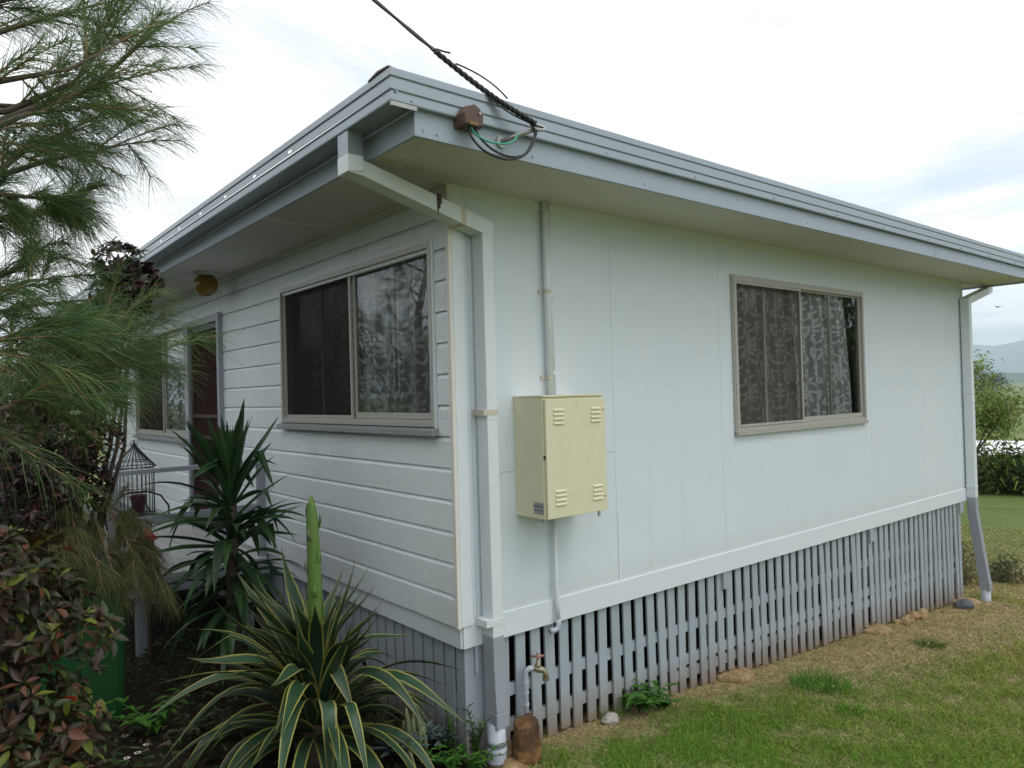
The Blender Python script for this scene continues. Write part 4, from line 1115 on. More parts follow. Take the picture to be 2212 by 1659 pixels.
for k in range(26):
    a = 2*math.pi*k/26; c, s = math.cos(a), math.sin(a)
    part('bar', MB().tube([(co.x+0.145*c, co.y+0.145*s, 0.525), (co.x+0.145*c, co.y+0.145*s, 0.915), (co.x+0.16*c, co.y+0.16*s, 0.925), (co.x+0.09*c, co.y+0.09*s, 1.005), (co.x+0.012*c, co.y+0.012*s, 1.10)], 0.0028, 4), 'iron', bc)
for rr, zz in ((0.145, 0.53), (0.146, 0.72), (0.146, 0.90), (0.163, 0.925), (0.115, 0.975)):
    part('hoop', MB().tube([(co.x+rr*math.cos(a), co.y+rr*math.sin(a), zz) for a in np.linspace(0, 2*math.pi, 25)], 0.0038, 5, 0, False), 'iron', bc)
part('base_tray', MB().lathe([(0.15, 0.522), (0.155, 0.54), (0.148, 0.54)], 24, (co.x, co.y, 0)), 'iron', bc)
part('finial', MB().lathe([(0.016, 1.09), (0.02, 1.105), (0.008, 1.125), (0.004, 1.14)], 10, (co.x, co.y, 0)), 'iron', bc, smooth=True)
part('ring', MB().tube([(co.x+0.028*math.cos(a), co.y, 1.115+0.028*math.sin(a)) for a in np.linspace(0, 2*math.pi, 13)], 0.003, 5, 0, False), 'iron', bc)
pt = thing('flower_pot', (co.x+0.02, co.y-0.02, 0.541), 'dark red plastic flower pot standing inside the bird cage', 'pot')
part('pot_body', MB().lathe([(0.045, 0.543), (0.060, 0.668), (0.066, 0.669), (0.066, 0.69), (0.058, 0.69), (0.05, 0.66)], 20, (co.x+0.02, co.y-0.02, 0)), 'pot', pt, smooth=False)
part('soil', MB().lathe([(0.053, 0.672), (0.01, 0.676)], 16, (co.x+0.02, co.y-0.02, 0)), 'bark', pt)
go = thing('garden_ornament', (-1.02, 2.70, -0.57), 'small bird house with a red conical roof on a stake below the porch rail', 'ornament')
part('stake', MB().tube([(-1.02, 2.70, -0.6), (-1.02, 2.70, 0.31)], 0.012, 8), 'bark', go)
part('body', MB().lathe([(0.045, 0.30), (0.05, 0.36), (0.05, 0.412)], 16, (-1.02, 2.70, 0)), 'brownbox', go, smooth=False)
part('roof', MB().lathe([(0.075, 0.405), (0.068, 0.418), (0.035, 0.462), (0.004, 0.50)], 20, (-1.02, 2.70, 0)), 'red', go, smooth=True)

# ------------------------------------------------------------------ wheelie bin
bn = thing('wheelie_bin', (-1.64, 1.98, -0.57), 'dark green wheelie bin behind the coppery shrub', 'bin')
def rrect(x0, x1, y0, y1, z, r=0.05):
    out = []
    for cx_, cy_, a0 in ((x1-r, y1-r, 0), (x0+r, y1-r, 90), (x0+r, y0+r, 180), (x1-r, y0+r, 270)):
        for k in range(4):
            a = R(a0+30*k); out.append((cx_+r*math.cos(a), cy_+r*math.sin(a), z))
    return out
part('body', MB().sections([rrect(-1.86, -1.42, 1.70, 2.26, -0.57), rrect(-1.875, -1.395, 1.68, 2.28, -0.45), rrect(-1.91, -1.365, 1.655, 2.31, 0.30), rrect(-1.93, -1.345, 1.635, 2.33, 0.305), rrect(-1.93, -1.345, 1.635, 2.33, 0.36)]), 'bin', bn, smooth=False)
part('lid', MB().sections([rrect(-1.945, -1.24, 1.62, 2.36, 0.362), rrect(-1.945, -1.24, 1.62, 2.36, 0.40), rrect(-1.91, -1.27, 1.66, 2.32, 0.425)]), 'binlid', bn)
for y in (1.75, 2.2): part('wheel', MB().tube([(-1.9, y, -0.47), (-1.9, y+0.05, -0.47)], 0.1, 18), 'iron', bn)

# ------------------------------------------------------------------ rocks and footings
def rock(name, c, r, mat, label, seed, group=None, squash=(1, 1, 1), cat='rock', sub=4, lumps=0.16, flat=None, facets=0):
    rs = np.random.default_rng(seed)
    bm = bmesh.new(); bmesh.ops.create_icosphere(bm, subdivisions=sub, radius=1.0)
    ph = rs.uniform(0, 6, (6, 3)); fq = rs.uniform(1.0, 4.5, (6, 3))
    planes = [(Vector(rs.normal(size=3)).normalized(), rs.uniform(0.62, 0.88)) for _ in range(facets)]
    off = Vector(rs.uniform(-9, 9, 3))
    for v in bm.verts:
        n = v.co.normalized()
        k = 1+lumps*sum(math.sin(n.x*fq[i, 0]+ph[i, 0])*math.sin(n.y*fq[i, 1]+ph[i, 1])*math.sin(n.z*fq[i, 2]+ph[i, 2]) for i in range(6))/1.6
        co = n*k
        for pn, pd in planes:
            e = co.dot(pn)-pd
            if e > 0: co = co-pn*e*0.92
        co = co*(1+0.10*mnoise.noise(n*2.6+off)+0.055*mnoise.noise(n*6.5+off)+0.03*mnoise.noise(n*15+off))
        if flat is not None and co.z > flat: co.z = flat+(co.z-flat)*0.12
        v.co = Vector((co.x*r*squash[0], co.y*r*squash[1], co.z*r*squash[2]))
    me = bpy.data.meshes.new(name); bm.to_mesh(me); bm.free()
    me.materials.append(M[mat]); me.polygons.foreach_set('use_smooth', [facets == 0]*len(me.polygons))
    o = link(name, me); o.location = c
    return tag(o, label, cat, group)
# upright block of ironstone by the downpipe: a faceted stump with a sloping sawn-looking top
def block(name, base, top, c, h, tilt, mat, label, seed, cat='rock'):
    n = 44; rings = []
    off = Vector((seed*3.1, seed*1.7, seed*0.9))
    for i in range(19):
        zf = -0.12+1.12*i/18
        r = base+(top-base)*max(0, zf)
        if zf > 0.93: r *= 0.95
        ring = []
        for j in range(n):
            a = 2*math.pi*j/n
            sq = 1.0/max(abs(math.cos(a+0.3)), abs(math.sin(a+0.3)))**0.6
            q = Vector((math.cos(a)*1.6, math.sin(a)*1.6, zf*2.6))+off
            rr = r*sq*0.90*(1+0.13*mnoise.noise(q)+0.07*mnoise.noise(q*2.7)+0.035*mnoise.noise(q*7))
            z = c[2]+h*zf+(tilt[0]*math.cos(a)+tilt[1]*math.sin(a))*rr*max(0, zf-0.3)+h*0.03*mnoise.noise(q*3)*max(0, zf)
            ring.append((c[0]+rr*math.cos(a), c[1]+rr*0.92*math.sin(a), z))
        rings.append(ring)
    c0 = np.mean(np.array(rings[-1]), 0)
    rings.append([tuple(np.array(p)*0.55+c0*0.45+np.array([0, 0, 0.004])) for p in rings[-1]])
    mb = MB().sections(rings)
    o = link(name, mb.mesh(name, mat))
    bv = o.modifiers.new('bevel', 'BEVEL'); bv.width = 0.006; bv.segments = 2; bv.limit_method = 'ANGLE'; bv.angle_limit = R(25)
    return tag(o, label, cat)
block('boulder', 0.096, 0.075, (0.315, -0.165, gzf(0.3, -0.17)-0.01), 0.235, (0.35, 0.15), 'ironstone', 'upright rust-brown ironstone block beside the tap', 3)
rock('rock', (0.262, -0.045, -0.655), 0.07, 'sandstone', 'upright honey-coloured stone between the drain pipe and the brown block', 11, 'rocks along the foot of the house', (0.8, 0.7, 1.2), facets=4)
rock('rock', (0.20, -0.19, -0.69), 0.10, 'sandstone', 'flat honey-coloured stone at the foot of the drain pipe', 12, 'rocks along the foot of the house', (1.0, 0.9, 0.6), facets=4)
rock('rock', (1.13, -0.05, gzf(1.13, -0.05)+0.02), 0.06, 'paleston', 'pale mottled stone in the grass below the eighth slat', 13, 'rocks along the foot of the house', (1.1, 0.9, 0.7), facets=3)
rock('rock', (1.66, -0.01, gzf(1.66, 0)+0.035), 0.07, 'paleston', 'white stone half hidden behind the leafy weed at the slats', 14, 'rocks along the foot of the house', (1.0, 0.9, 0.9), facets=3)
for k, (xx, yy, rr) in enumerate(((5.57, -0.06, 0.07), (5.70, -0.045, 0.075), (5.86, -0.03, 0.085), (5.98, -0.06, 0.10), (5.50, -0.02, 0.05))):
    lab = ['small rust-coloured stone at the near end of the row by the slats', 'second small brown stone of the row by the slats', 'middle brown stone of the row by the slats', 'largest honey-coloured stone at the far end of the row by the slats', 'tiny brown stone nearest the slats in the row'][k]
    rock('rock', (xx, yy, gzf(xx, yy)+rr*0.35), rr, 'sandstone', lab, 20+k, 'rocks along the foot of the house', (1.1, 0.8, 0.7), facets=5)
rock('rock', (6.93, -0.14, gzf(6.93, -0.1)+0.03), 0.12, 'greystone', 'dark grey rounded stone by the far corner footing', 31, 'rocks along the foot of the house', (1.2, 0.8, 0.6), sub=3, lumps=0.1)
for k, (xx, yy, rr) in enumerate(((2.60, 0.02, 0.165), (4.98, -0.01, 0.16), (7.19, -0.05, 0.17))):
    zz = gzf(xx, yy)
    lab = ['round honey-coloured stone footing pad nearest the camera', 'round honey-coloured stone footing pad midway along the slats', 'round honey-coloured stone footing pad at the far corner of the house'][k]
    rs = np.random.default_rng(40+k); ring = 1+rs.normal(0, 0.03, 24)
    mb = MB().sections([[(xx+rr*s*ring[j]*math.cos(j*math.pi/12), yy+rr*s*ring[j]*math.sin(j*math.pi/12), zz+h) for j in range(24)] for s, h in ((1.05, -0.1), (1.04, 0.0), (1.0, 0.018), (1.02, 0.024), (0.99, 0.040), (0.94, 0.045), (0.5, 0.049), (0.1, 0.05))])
    o = part('footing_pad', mb, 'sandstone', None, smooth=False); tag(o, lab, 'footing', 'stone footing pads under the skirting')

# ------------------------------------------------------------------ sword-leaved plants
CR, CF = Vector((0.773, -0.634, 0)), Vector((0.634, 0.773, 0))
def blade(L, w, e0, bend, az, start, fold=0.22, margin=0.0, segs=11, twist=0.0, wprof=None, wave=0.0, kink=None):
    """one long leaf as a folded strip; az measured in the ground plane from the house-parallel right"""
    h = CR*math.cos(az)+CF*math.sin(az)
    p = Vector(start); mb = MB()
    cols = [-1, -1+margin, 0, 1-margin, 1] if margin else [-1, 0, 1]
    rows = []
    for i in range(segs+1):
        tt = i/segs
        e = e0-bend*tt**1.4+wave*math.sin(tt*7.0)
        if kink and tt > kink[0]: e -= kink[1]
        T = h*math.cos(e)+Vector((0, 0, math.sin(e)))
        S = h.cross(Vector((0, 0, 1))).normalized()
        S = (S*math.cos(twist*tt)+T.cross(S)*math.sin(twist*tt)).normalized()
        N = S.cross(T).normalized()
        ww = w*(wprof(tt) if wprof else 1)
        rows.append(mb.pts([p+S*(c*ww)+N*(abs(c)*ww*fold*2*(1-0.5*tt)) for c in cols]))
        p = p+T*(L/segs)
    k = len(cols)
    for r0, r1 in zip(rows, rows[1:]):
        for j in range(k-1):
            mb.face((r0+j, r0+j+1, r1+j+1, r1+j), 1 if margin and j in (0, k-2) else 0)
    return mb
agp = lambda tt: (0.62+0.9*tt-1.25*tt*tt+0.1)*1.0*min(1, (1-tt)*3.2)**0.8+0.015
AH = Vector((-0.69, 0.42, -0.33))
ag = thing('agave', (AH.x, AH.y, -0.6), 'large agave with yellow-edged arching leaves below the front window', 'agave')
rs = random.Random(21)
NL = 124
for i in range(NL):
    q = i/(NL-1)
    az = i*2.39996+rs.uniform(-0.2, 0.2)
    if q < 0.44:
        e0 = R(rs.uniform(44, 84)); bend = R(rs.uniform(-12, 42)); L = rs.uniform(0.62, 0.98); wv = rs.uniform(0.05, 0.22)
    elif q < 0.74:
        e0 = R(rs.uniform(34, 62)); bend = R(rs.uniform(50, 125)); L = rs.uniform(0.85, 1.18); wv = rs.uniform(0, 0.1)
    else:
        e0 = R(rs.uniform(2, 38)); bend = R(rs.uniform(60, 115)); L = rs.uniform(0.65, 1.05); wv = rs.uniform(0, 0.08)
    # leaves that would run into the wall turn along it
    h = CR*math.cos(az)+CF*math.sin(az)
    if h.x > 0.35 and e0 < R(66): L *= max(0.68, 1-0.4*(h.x-0.35))
    st = AH+Vector((h.x*0.05*q, h.y*0.05*q, 0.06-0.16*q))
    mb = blade(L, 0.044*rs.uniform(0.75, 1.2), e0, bend, az, st, 0.20, 0.21, 14, rs.uniform(-0.7, 0.7), agp, wv+rs.uniform(0.0, 0.22), (rs.uniform(0.45, 0.7), R(rs.uniform(40, 80))) if 0.3 < q < 0.8 and rs.random() < 0.12 else None)
    part('leaf', mb, ['agave', 'agave_edge'], ag, smooth=True, fix=False)
part('stem', MB().lathe([(0.11, -0.62), (0.13, -0.45), (0.10, -0.30), (0.05, -0.18)], 14, (AH.x, AH.y, 0)), 'bark', ag, smooth=True)
sp_ = [(0, -0.28, 0.048), (0.004, 0.0, 0.043), (0.0, 0.3, 0.040), (-0.004, 0.6, 0.036), (-0.008, 0.78, 0.032), (-0.01, 0.86, 0.022), (-0.01, 0.91, 0.006)]
stalk = part('flower_stalk', MB().tube([(AH.x+a, AH.y, z) for a, z, r in sp_], [r for a, z, r in sp_], 12), 'stalk', ag, smooth=True)
for k in range(15):
    z = -0.08+k*0.062; a = k*2.4
    c, s = math.cos(a), math.sin(a); rr = float(np.interp(z+0.03, [q_[1] for q_ in sp_], [q_[2] for q_ in sp_]))*1.0
    cx_, cy_ = AH.x-0.004+c*rr, AH.y+s*rr
    mb = MB(); S = Vector((-s, c, 0))*0.022; O = Vector((c, s, 0))
    b_ = mb.pts([Vector((cx_, cy_, z))-S, Vector((cx_, cy_, z))+S, Vector((cx_, cy_, z+0.05))+O*0.006-S*0.7, Vector((cx_, cy_, z+0.05))+O*0.006+S*0.7, Vector((cx_, cy_, z+0.085))+O*0.004, Vector((cx_, cy_, z+0.04))+O*0.018])
    for f in ((0, 1, 5), (0, 5, 2), (1, 3, 5), (2, 5, 4), (5, 3, 4)): mb.face([b_+j for j in f])
    part('bract', mb, 'palecactus' if k % 3 == 0 else 'stalk', stalk, fix=False)

yp = lambda tt: (0.7+0.6*tt)*min(1, (1-tt)*2.2)**0.9+0.02
YH = Vector((-0.735, 1.64, 0.0))
yu = thing('yucca', (YH.x, YH.y, -0.6), 'dark green spiky yucca in front of the porch rail', 'yucca')
part('trunk', MB().tube([(YH.x-0.02, YH.y, -0.65), (YH.x, YH.y, 0.1), (YH.x+0.01, YH.y+0.01, 0.85)], [0.06, 0.045, 0.03], 10), 'bark', yu, smooth=True)
rs = random.Random(5)
for i in range(140):
    q = i/139
    az = i*2.39996+rs.uniform(-0.25, 0.25)
    kink = None
    if q < 0.30:
        z = rs.uniform(0.72, 0.86); e0 = R(rs.uniform(48, 87)); bend = R(rs.uniform(-4, 12)); L = rs.uniform(0.45, 0.66)
        if rs.random() < 0.16: kink = (rs.uniform(0.35, 0.6), R(rs.uniform(60, 110)))
    elif q < 0.62:
        z = rs.uniform(0.42, 0.74); e0 = R(rs.uniform(5, 45)); bend = R(rs.uniform(10, 60)); L = rs.uniform(0.45, 0.66)
        if rs.random() < 0.25: kink = (rs.uniform(0.3, 0.6), R(rs.uniform(40, 90)))
    else:
        z = rs.uniform(0.0, 0.46); e0 = R(rs.uniform(-35, 25)); bend = R(rs.uniform(30, 80)); L = rs.uniform(0.40, 0.62)
    h = CR*math.cos(az)+CF*math.sin(az)
    if h.x > 0.5: L *= 0.9
    mb = blade(L, 0.033*rs.uniform(0.75, 1.15), e0, bend, az, YH+Vector((h.x*0.02, h.y*0.02, z)), 0.3, 0, 9, rs.uniform(-0.5, 0.5), yp, 0.0, kink)
    part('leaf', mb, 'yucca', yu, smooth=False, fix=False)

# ------------------------------------------------------------------ broad-leaved shrubs
def leaf_mesh(name, mat, wid=0.21, curl=0.12, fold=0.10):
    st = [(0.0, 0.02), (0.14, 0.6), (0.34, 1.0), (0.58, 0.86), (0.80, 0.45), (1.0, 0.0)]
    mb = MB(); rows = []
    for x, w in st:
        z = -curl*x*x
        if w == 0: rows.append(mb.pts([(x, 0, z-0.02)]))
        else: rows.append(mb.pts([(x, -w*wid, z+fold*w), (x, 0, z), (x, w*wid, z+fold*w)]))
    for i in range(len(rows)-2):
        a, b = rows[i], rows[i+1]
        mb.face((a, a+1, b+1, b)); mb.face((a+1, a+2, b+2, b+1))
    a, b = rows[-2], rows[-1]
    mb.face((a, a+1, b)); mb.face((a+1, a+2, b))
    return mb.mesh(name, mat, True, False)
LM = {k: [leaf_mesh('leaf', k, w, c) for w, c in ((0.2, 0.12), (0.24, 0.3), (0.17, -0.05))] for k in ('bronze', 'coppery', 'yellowgreen', 'olive', 'scarlet', 'plum', 'plumdark', 'bright', 'jade')}
def frame(d, up):
    d = d.normalized(); s = up.cross(d)
    if s.length < 1e-4: s = Vector((1, 0, 0)).cross(d)
    s.normalize(); n = d.cross(s)
    return Matrix(((d.x, s.x, n.x), (d.y, s.y, n.y), (d.z, s.z, n.z)))
def shrub(name, base, blobs, leaf_len, pal, label, cat, seed, nbig=300, whorl=(4, 7), group=None, surf=0.65, stemr=0.012):
    """a bush: leaf whorls spread through overlapping rounded masses; the nearest leaves are separate pieces"""
    rs = random.Random(seed)
    root = thing(name, base, label, cat, group)
    items = []; tips = []
    for (c, r, nw) in blobs:
        c = Vector(c)
        for _ in range(nw):
            v = Vector((rs.gauss(0, 1), rs.gauss(0, 1), rs.gauss(0, 1))).normalized()
            rad = r*(surf+(1.06-surf)*rs.random()**0.6)*(1+0.12*math.sin(v.x*5+c.x*9)*math.sin(v.z*6+c.y*7))
            pos = c+v*rad
            tips.append((pos, c))
            axis = (v*0.75+Vector((0, 0, 0.55))+Vector((rs.gauss(0, .25), rs.gauss(0, .25), rs.gauss(0, .2)))).normalized()
            k = rs.randint(*whorl); a0 = rs.uniform(0, 6.28)
            young = rs.random()
            for j in range(k):
                a = a0+2*math.pi*j/k+rs.uniform(-0.3, 0.3)
                s1 = axis.orthogonal().normalized(); s2 = axis.cross(s1)
                spl = rs.uniform(0.9, 1.55)
                d = axis*math.cos(spl)+(s1*math.cos(a)+s2*math.sin(a))*math.sin(spl)
                d.z -= rs.uniform(0, 0.35)
                inner = j < 2 and young < 0.45
                key = rs.choices(list(pal), [pal[q]*(6 if (inner and q in ('yellowgreen', 'coppery')) else 1) for q in pal])[0]
                L = leaf_len*rs.uniform(0.6, 1.12)*(0.6 if inner else 1)
                items.append((pos+d*0.008, d, axis+Vector((rs.gauss(0, .3), rs.gauss(0, .3), .3)), L, key, rs.randrange(3)))
    items.sort(key=lambda t_: (t_[0]-CAM).length)
    # nearest ones inside the picture count first
    def inview(p):
        d = p-CAM; f = d.dot(fwd)
        return f > 0 and abs(d.dot(r2c)) < f*0.72 and abs(d.dot(u2c)) < f*0.54
    big = [t_ for t_ in items if inview(t_[0])][:nbig]
    ids = set(id(t_) for t_ in big)
    for (p, d, up, L, key, v) in big:
        o = bpy.data.objects.new('leaf', LM[key][v]); COL.objects.link(o)
        o.parent = root
        m3 = frame(d, up)*L
        o.matrix_local = Matrix.Translation(p-Vector(base)) @ m3.to_4x4()
    rest = [t_ for t_ in items if id(t_) not in ids]
    keys = sorted(set(t_[4] for t_ in rest))
    mb = MB()
    for (p, d, up, L, key, v) in rest:
        m3 = frame(d, up)*L; me = LM[key][v]
        b = mb.pts([p+m3 @ vv.co for vv in me.vertices])
        mi = keys.index(key)
        for pl_ in me.polygons: mb.face([b+i for i in pl_.vertices], mi)
    if rest:
        o = part('foliage', mb, keys, root, smooth=True, fix=False); o['kind'] = 'stuff'
    mb = MB()
    for (pos, c) in rs.sample(tips, min(len(tips), 30)):
        b0 = Vector(base)+Vector((rs.gauss(0, .04), rs.gauss(0, .04), 0))
        mid = b0.lerp(c, 0.6)+Vector((rs.gauss(0, .05), rs.gauss(0, .05), 0))
        mb.tube([b0, mid, c.lerp(pos, 0.4), pos], [stemr, stemr*0.7, stemr*0.4, stemr*0.2], 5)
    o = part('stem', mb, 'bark', root, smooth=True); o['kind'] = 'stuff'
    return root
r2c, u2c = rgt*math.cos(ROLL)+upv*math.sin(ROLL), upv*math.cos(ROLL)-rgt*math.sin(ROLL)
shrub('coppery_shrub', (-2.2, -0.35, gzf(-2.2, -0.35)),
      [((-2.17, -0.60, 0.93), 0.13, 67), ((-2.11, -0.56, 0.76), 0.15, 85), ((-2.26, -0.42, 0.72), 0.25, 143), ((-2.13, -0.55, 0.50), 0.18, 109), ((-1.99, -0.70, 0.72), 0.07, 18),
       ((-2.16, -0.60, 0.28), 0.18, 109), ((-2.02, -0.78, 0.47), 0.06, 11), ((-2.07, -0.75, 0.27), 0.10, 44), ((-2.36, -0.35, 0.35), 0.34, 104), ((-2.28, -0.45, -0.05), 0.34, 91), ((-2.55, -0.2, 0.5), 0.35, 65)],
      0.062, {'bronze': 5, 'olive': 4.5, 'coppery': 1.5, 'yellowgreen': 1.1, 'scarlet': 0.07}, 'bushy foreground shrub with coppery, bronze and lime leaves at the left edge', 'shrub', 3)
shrub('plum_shrub', (-1.72, 2.35, gzf(-1.7, 2.35)),
      [((-1.33, 1.88, 2.36), 0.14, 95), ((-1.24, 1.86, 2.27), 0.13, 85), ((-1.34, 1.93, 2.14), 0.16, 95), ((-1.47, 2.0, 1.86), 0.2, 40), ((-1.47, 1.95, 1.42), 0.17, 40), ((-1.62, 2.05, 1.28), 0.27, 70),
       ((-1.50, 1.92, 1.17), 0.14, 30), ((-1.85, 2.15, 1.25), 0.36, 90), ((-1.70, 1.98, 1.02), 0.2, 44), ((-1.9, 2.1, 0.86), 0.34, 80), ((-1.72, 2.1, 1.65), 0.3, 60), ((-2.05, 2.3, 1.7), 0.4, 70), ((-2.1, 2.2, 0.5), 0.35, 60), ((-1.60, 2.03, 0.95), 0.2, 60), ((-1.72, 1.98, 0.72), 0.22, 60), ((-1.92, 1.9, 1.02), 0.25, 70), ((-1.66, 2.0, 1.5), 0.2, 50)],
      0.068, {'plum': 4, 'plumdark': 5, 'coppery': 0.35, 'olive': 0.5}, 'tall dark plum-leaved shrub reaching up to the front gutter', 'shrub', 9, stemr=0.018)

# ------------------------------------------------------------------ needle-leaved trees
NEEDLE = np.array([(0.055, 0.115, 0.035), (0.105, 0.20, 0.055), (0.16, 0.25, 0.075), (0.09, 0.19, 0.11), (0.24, 0.29, 0.10), (0.30, 0.18, 0.06)])
NPROB = np.array([0.22, 0.30, 0.2, 0.14, 0.1, 0.04])
def needles_on(P, T, n, L0, L1, spread, droop, wid):
    """needles along a twig polyline"""
    P = np.array([tuple(p) for p in P]); k = len(P)
    u = rng.uniform(0.05, 1.0, n)*(k-1); i = np.minimum(u.astype(int), k-2); f = (u-i)[:, None]
    pos = P[i]*(1-f)+P[i+1]*f
    tan = P[i+1]-P[i]; tan /= np.linalg.norm(tan, axis=1, keepdims=True)+1e-9
    r = rng.normal(size=(n, 3)); r -= tan*np.sum(r*tan, 1, keepdims=True); r /= np.linalg.norm(r, axis=1, keepdims=True)+1e-9
    sp = rng.uniform(spread*0.4, spread, n)[:, None]
    d = tan*np.cos(sp)+r*np.sin(sp); d /= np.linalg.norm(d, axis=1, keepdims=True)
    L = rng.uniform(L0, L1, n)
    return pos, d, L, rng.uniform(droop*0.5, droop*1.4, n), np.full(n, wid)
def bough(root, path, ntw, seed, nn=120, twl=(0.16, 0.36), L=(0.09, 0.17), wid=0.0021, start=0.3, r0=0.016, droop=0.35, palette=None, width_up=0.25):
    rs = random.Random(seed)
    path = [Vector(p) for p in path]; k = len(path)
    br = part('branch', MB().tube(path, [r0*(1-0.82*i/(k-1)) for i in range(k)], 6), 'bark' if r0 > 0.012 else 'twig', root, smooth=True)
    tw = MB(); A = []
    cs = []
    for j in range(ntw):
        u = (start+(1-start)*(j+rs.random())/ntw)*(k-1); i = min(int(u), k-2); f = u-i
        p = path[i].lerp(path[i+1], f); tg = (path[i+1]-path[i]).normalized()
        side = Vector((rs.gauss(0, 1), rs.gauss(0, 1), rs.gauss(0, 0.7)+width_up)); side = (side-tg*side.dot(tg)).normalized()
        an = rs.uniform(0.25, 0.95)
        if j == ntw-1: an = 0.05; p = path[-1].copy()
        d = tg*math.cos(an)+side*math.sin(an)
        l = rs.uniform(*twl); pts = []
        for q in range(5):
            tt = q/4
            pts.append(p+d*l*tt+Vector((0, 0, -0.12*l*tt*tt)))
        tw.tube(pts, [0.0042, 0.0035, 0.0028, 0.002, 0.0012], 4)
        A.append(needles_on(pts, None, nn, L[0], L[1], 0.75, droop, wid))
        base = (NEEDLE if palette is None else palette)
        ci = rng.choice(len(base), nn, p=NPROB if palette is None else None)
        tint = rng.uniform(0.75, 1.3)
        cs.append(base[ci]*rng.uniform(0.7, 1.35, (nn, 1))*tint)
    part('twig', tw, 'twig', br, smooth=True)['kind'] = 'stuff'
    P = np.concatenate([a[0] for a in A]); D = np.concatenate([a[1] for a in A]); Ls = np.concatenate([a[2] for a in A]); dr = np.concatenate([a[3] for a in A]); ws = np.concatenate([a[4] for a in A])
    C = np.concatenate(cs)
    V, Q = ribbons(P, D, Ls, ws, dr, 3, None, 0.35, 0.02)
    me = fastmesh('foliage', V, Q, 'needle', np.repeat(C, 8, 0))
    o = link('foliage', me, br); o['kind'] = 'stuff'
TB = [
 [(-2.24, -0.4, 2.69), (-2.04, -0.36, 2.84), (-1.87, -0.31, 2.96)], [(-2.23, -0.73, 2.68), (-2.04, -0.68, 2.8), (-1.8, -0.66, 2.96)],
 [(-2.16, -0.62, 2.4), (-1.96, -0.58, 2.56), (-1.88, -0.52, 2.71), (-1.79, -0.49, 2.88)], [(-2.16, -0.42, 2.43), (-1.88, -0.4, 2.62), (-1.73, -0.38, 2.81), (-1.62, -0.33, 2.95)],
 [(-2.06, -0.17, 2.58), (-1.83, -0.12, 2.72), (-1.64, -0.08, 2.84)], [(-2.2, -0.84, 2.41), (-2.01, -0.77, 2.52), (-1.85, -0.73, 2.67)],
 [(-2.25, -0.45, 2.16), (-2.12, -0.37, 2.32), (-2.06, -0.28, 2.4), (-1.88, -0.22, 2.54)], [(-2.15, -0.28, 2.28), (-2.02, -0.19, 2.37), (-1.91, -0.1, 2.44), (-1.76, -0.02, 2.52), (-1.62, 0.03, 2.62)],
 [(-2.09, -0.02, 2.44), (-1.9, 0.05, 2.57), (-1.74, 0.1, 2.69)], [(-2.29, -0.87, 2.21), (-2.13, -0.8, 2.34), (-1.98, -0.72, 2.42)],
 [(-2.1, -0.15, 2.16), (-1.96, -0.06, 2.23), (-1.88, 0.04, 2.28), (-1.80, 0.11, 2.37)], [(-2.19, -0.65, 2.12), (-2.08, -0.54, 2.15), (-1.99, -0.44, 2.18)],
 [(-2.23, -0.33, 2.09), (-2.1, -0.23, 2.14), (-2.0, -0.13, 2.19)], [(-2.25, -0.49, 1.84), (-2.1, -0.39, 1.94), (-2.06, -0.29, 2.01), (-2.0, -0.19, 2.06)],
 [(-2.26, -0.68, 1.79), (-2.11, -0.58, 1.86), (-1.98, -0.48, 1.9)], [(-2.22, -0.28, 1.77), (-2.04, -0.18, 1.83), (-1.86, -0.09, 1.87)],
 [(-2.17, -0.37, 1.58), (-1.98, -0.27, 1.58), (-1.79, -0.18, 1.58), (-1.58, -0.1, 1.62), (-1.44, -0.03, 1.68)], [(-2.1, -0.48, 1.52), (-1.96, -0.38, 1.61), (-1.86, -0.28, 1.69), (-1.78, -0.18, 1.77)],
 [(-2.24, -0.67, 1.65), (-2.07, -0.57, 1.69), (-1.92, -0.47, 1.71)], [(-2.26, -0.56, 1.49), (-2.1, -0.46, 1.52), (-1.94, -0.36, 1.53), (-1.78, -0.26, 1.54)],
 [(-2.19, -0.07, 1.59), (-1.99, 0.03, 1.61), (-1.76, 0.12, 1.58), (-1.64, 0.21, 1.57)], [(-2.27, -0.76, 1.42), (-2.15, -0.65, 1.46), (-2.02, -0.55, 1.47)],
 [(-2.15, -0.08, 1.66), (-1.96, 0.02, 1.68), (-1.75, 0.11, 1.68)]]
TR = Vector((-2.95, -0.25, gzf(-2.95, -0.25)))
tree = thing('she_oak', TR, 'wispy needle-leaved tree overhanging from the left edge', 'tree')
trunk = [TR+Vector((0, 0, -0.1)), TR+Vector((0.03, 0.02, 0.9)), TR+Vector((-0.02, 0.05, 2.0)), TR+Vector((0.05, 0.0, 3.1)), TR+Vector((0.0, 0.05, 4.2)), TR+Vector((0.06, 0.05, 5.2))]
part('trunk', MB().tube(trunk, [0.10, 0.085, 0.07, 0.055, 0.035, 0.012], 12), 'bark', tree, smooth=True)
def ontrunk(z):
    z = max(trunk[0].z+0.2, min(trunk[-1].z-0.1, z))
    for a, b in zip(trunk, trunk[1:]):
        if a.z <= z <= b.z: return a.lerp(b, (z-a.z)/(b.z-a.z))
    return trunk[2].copy()
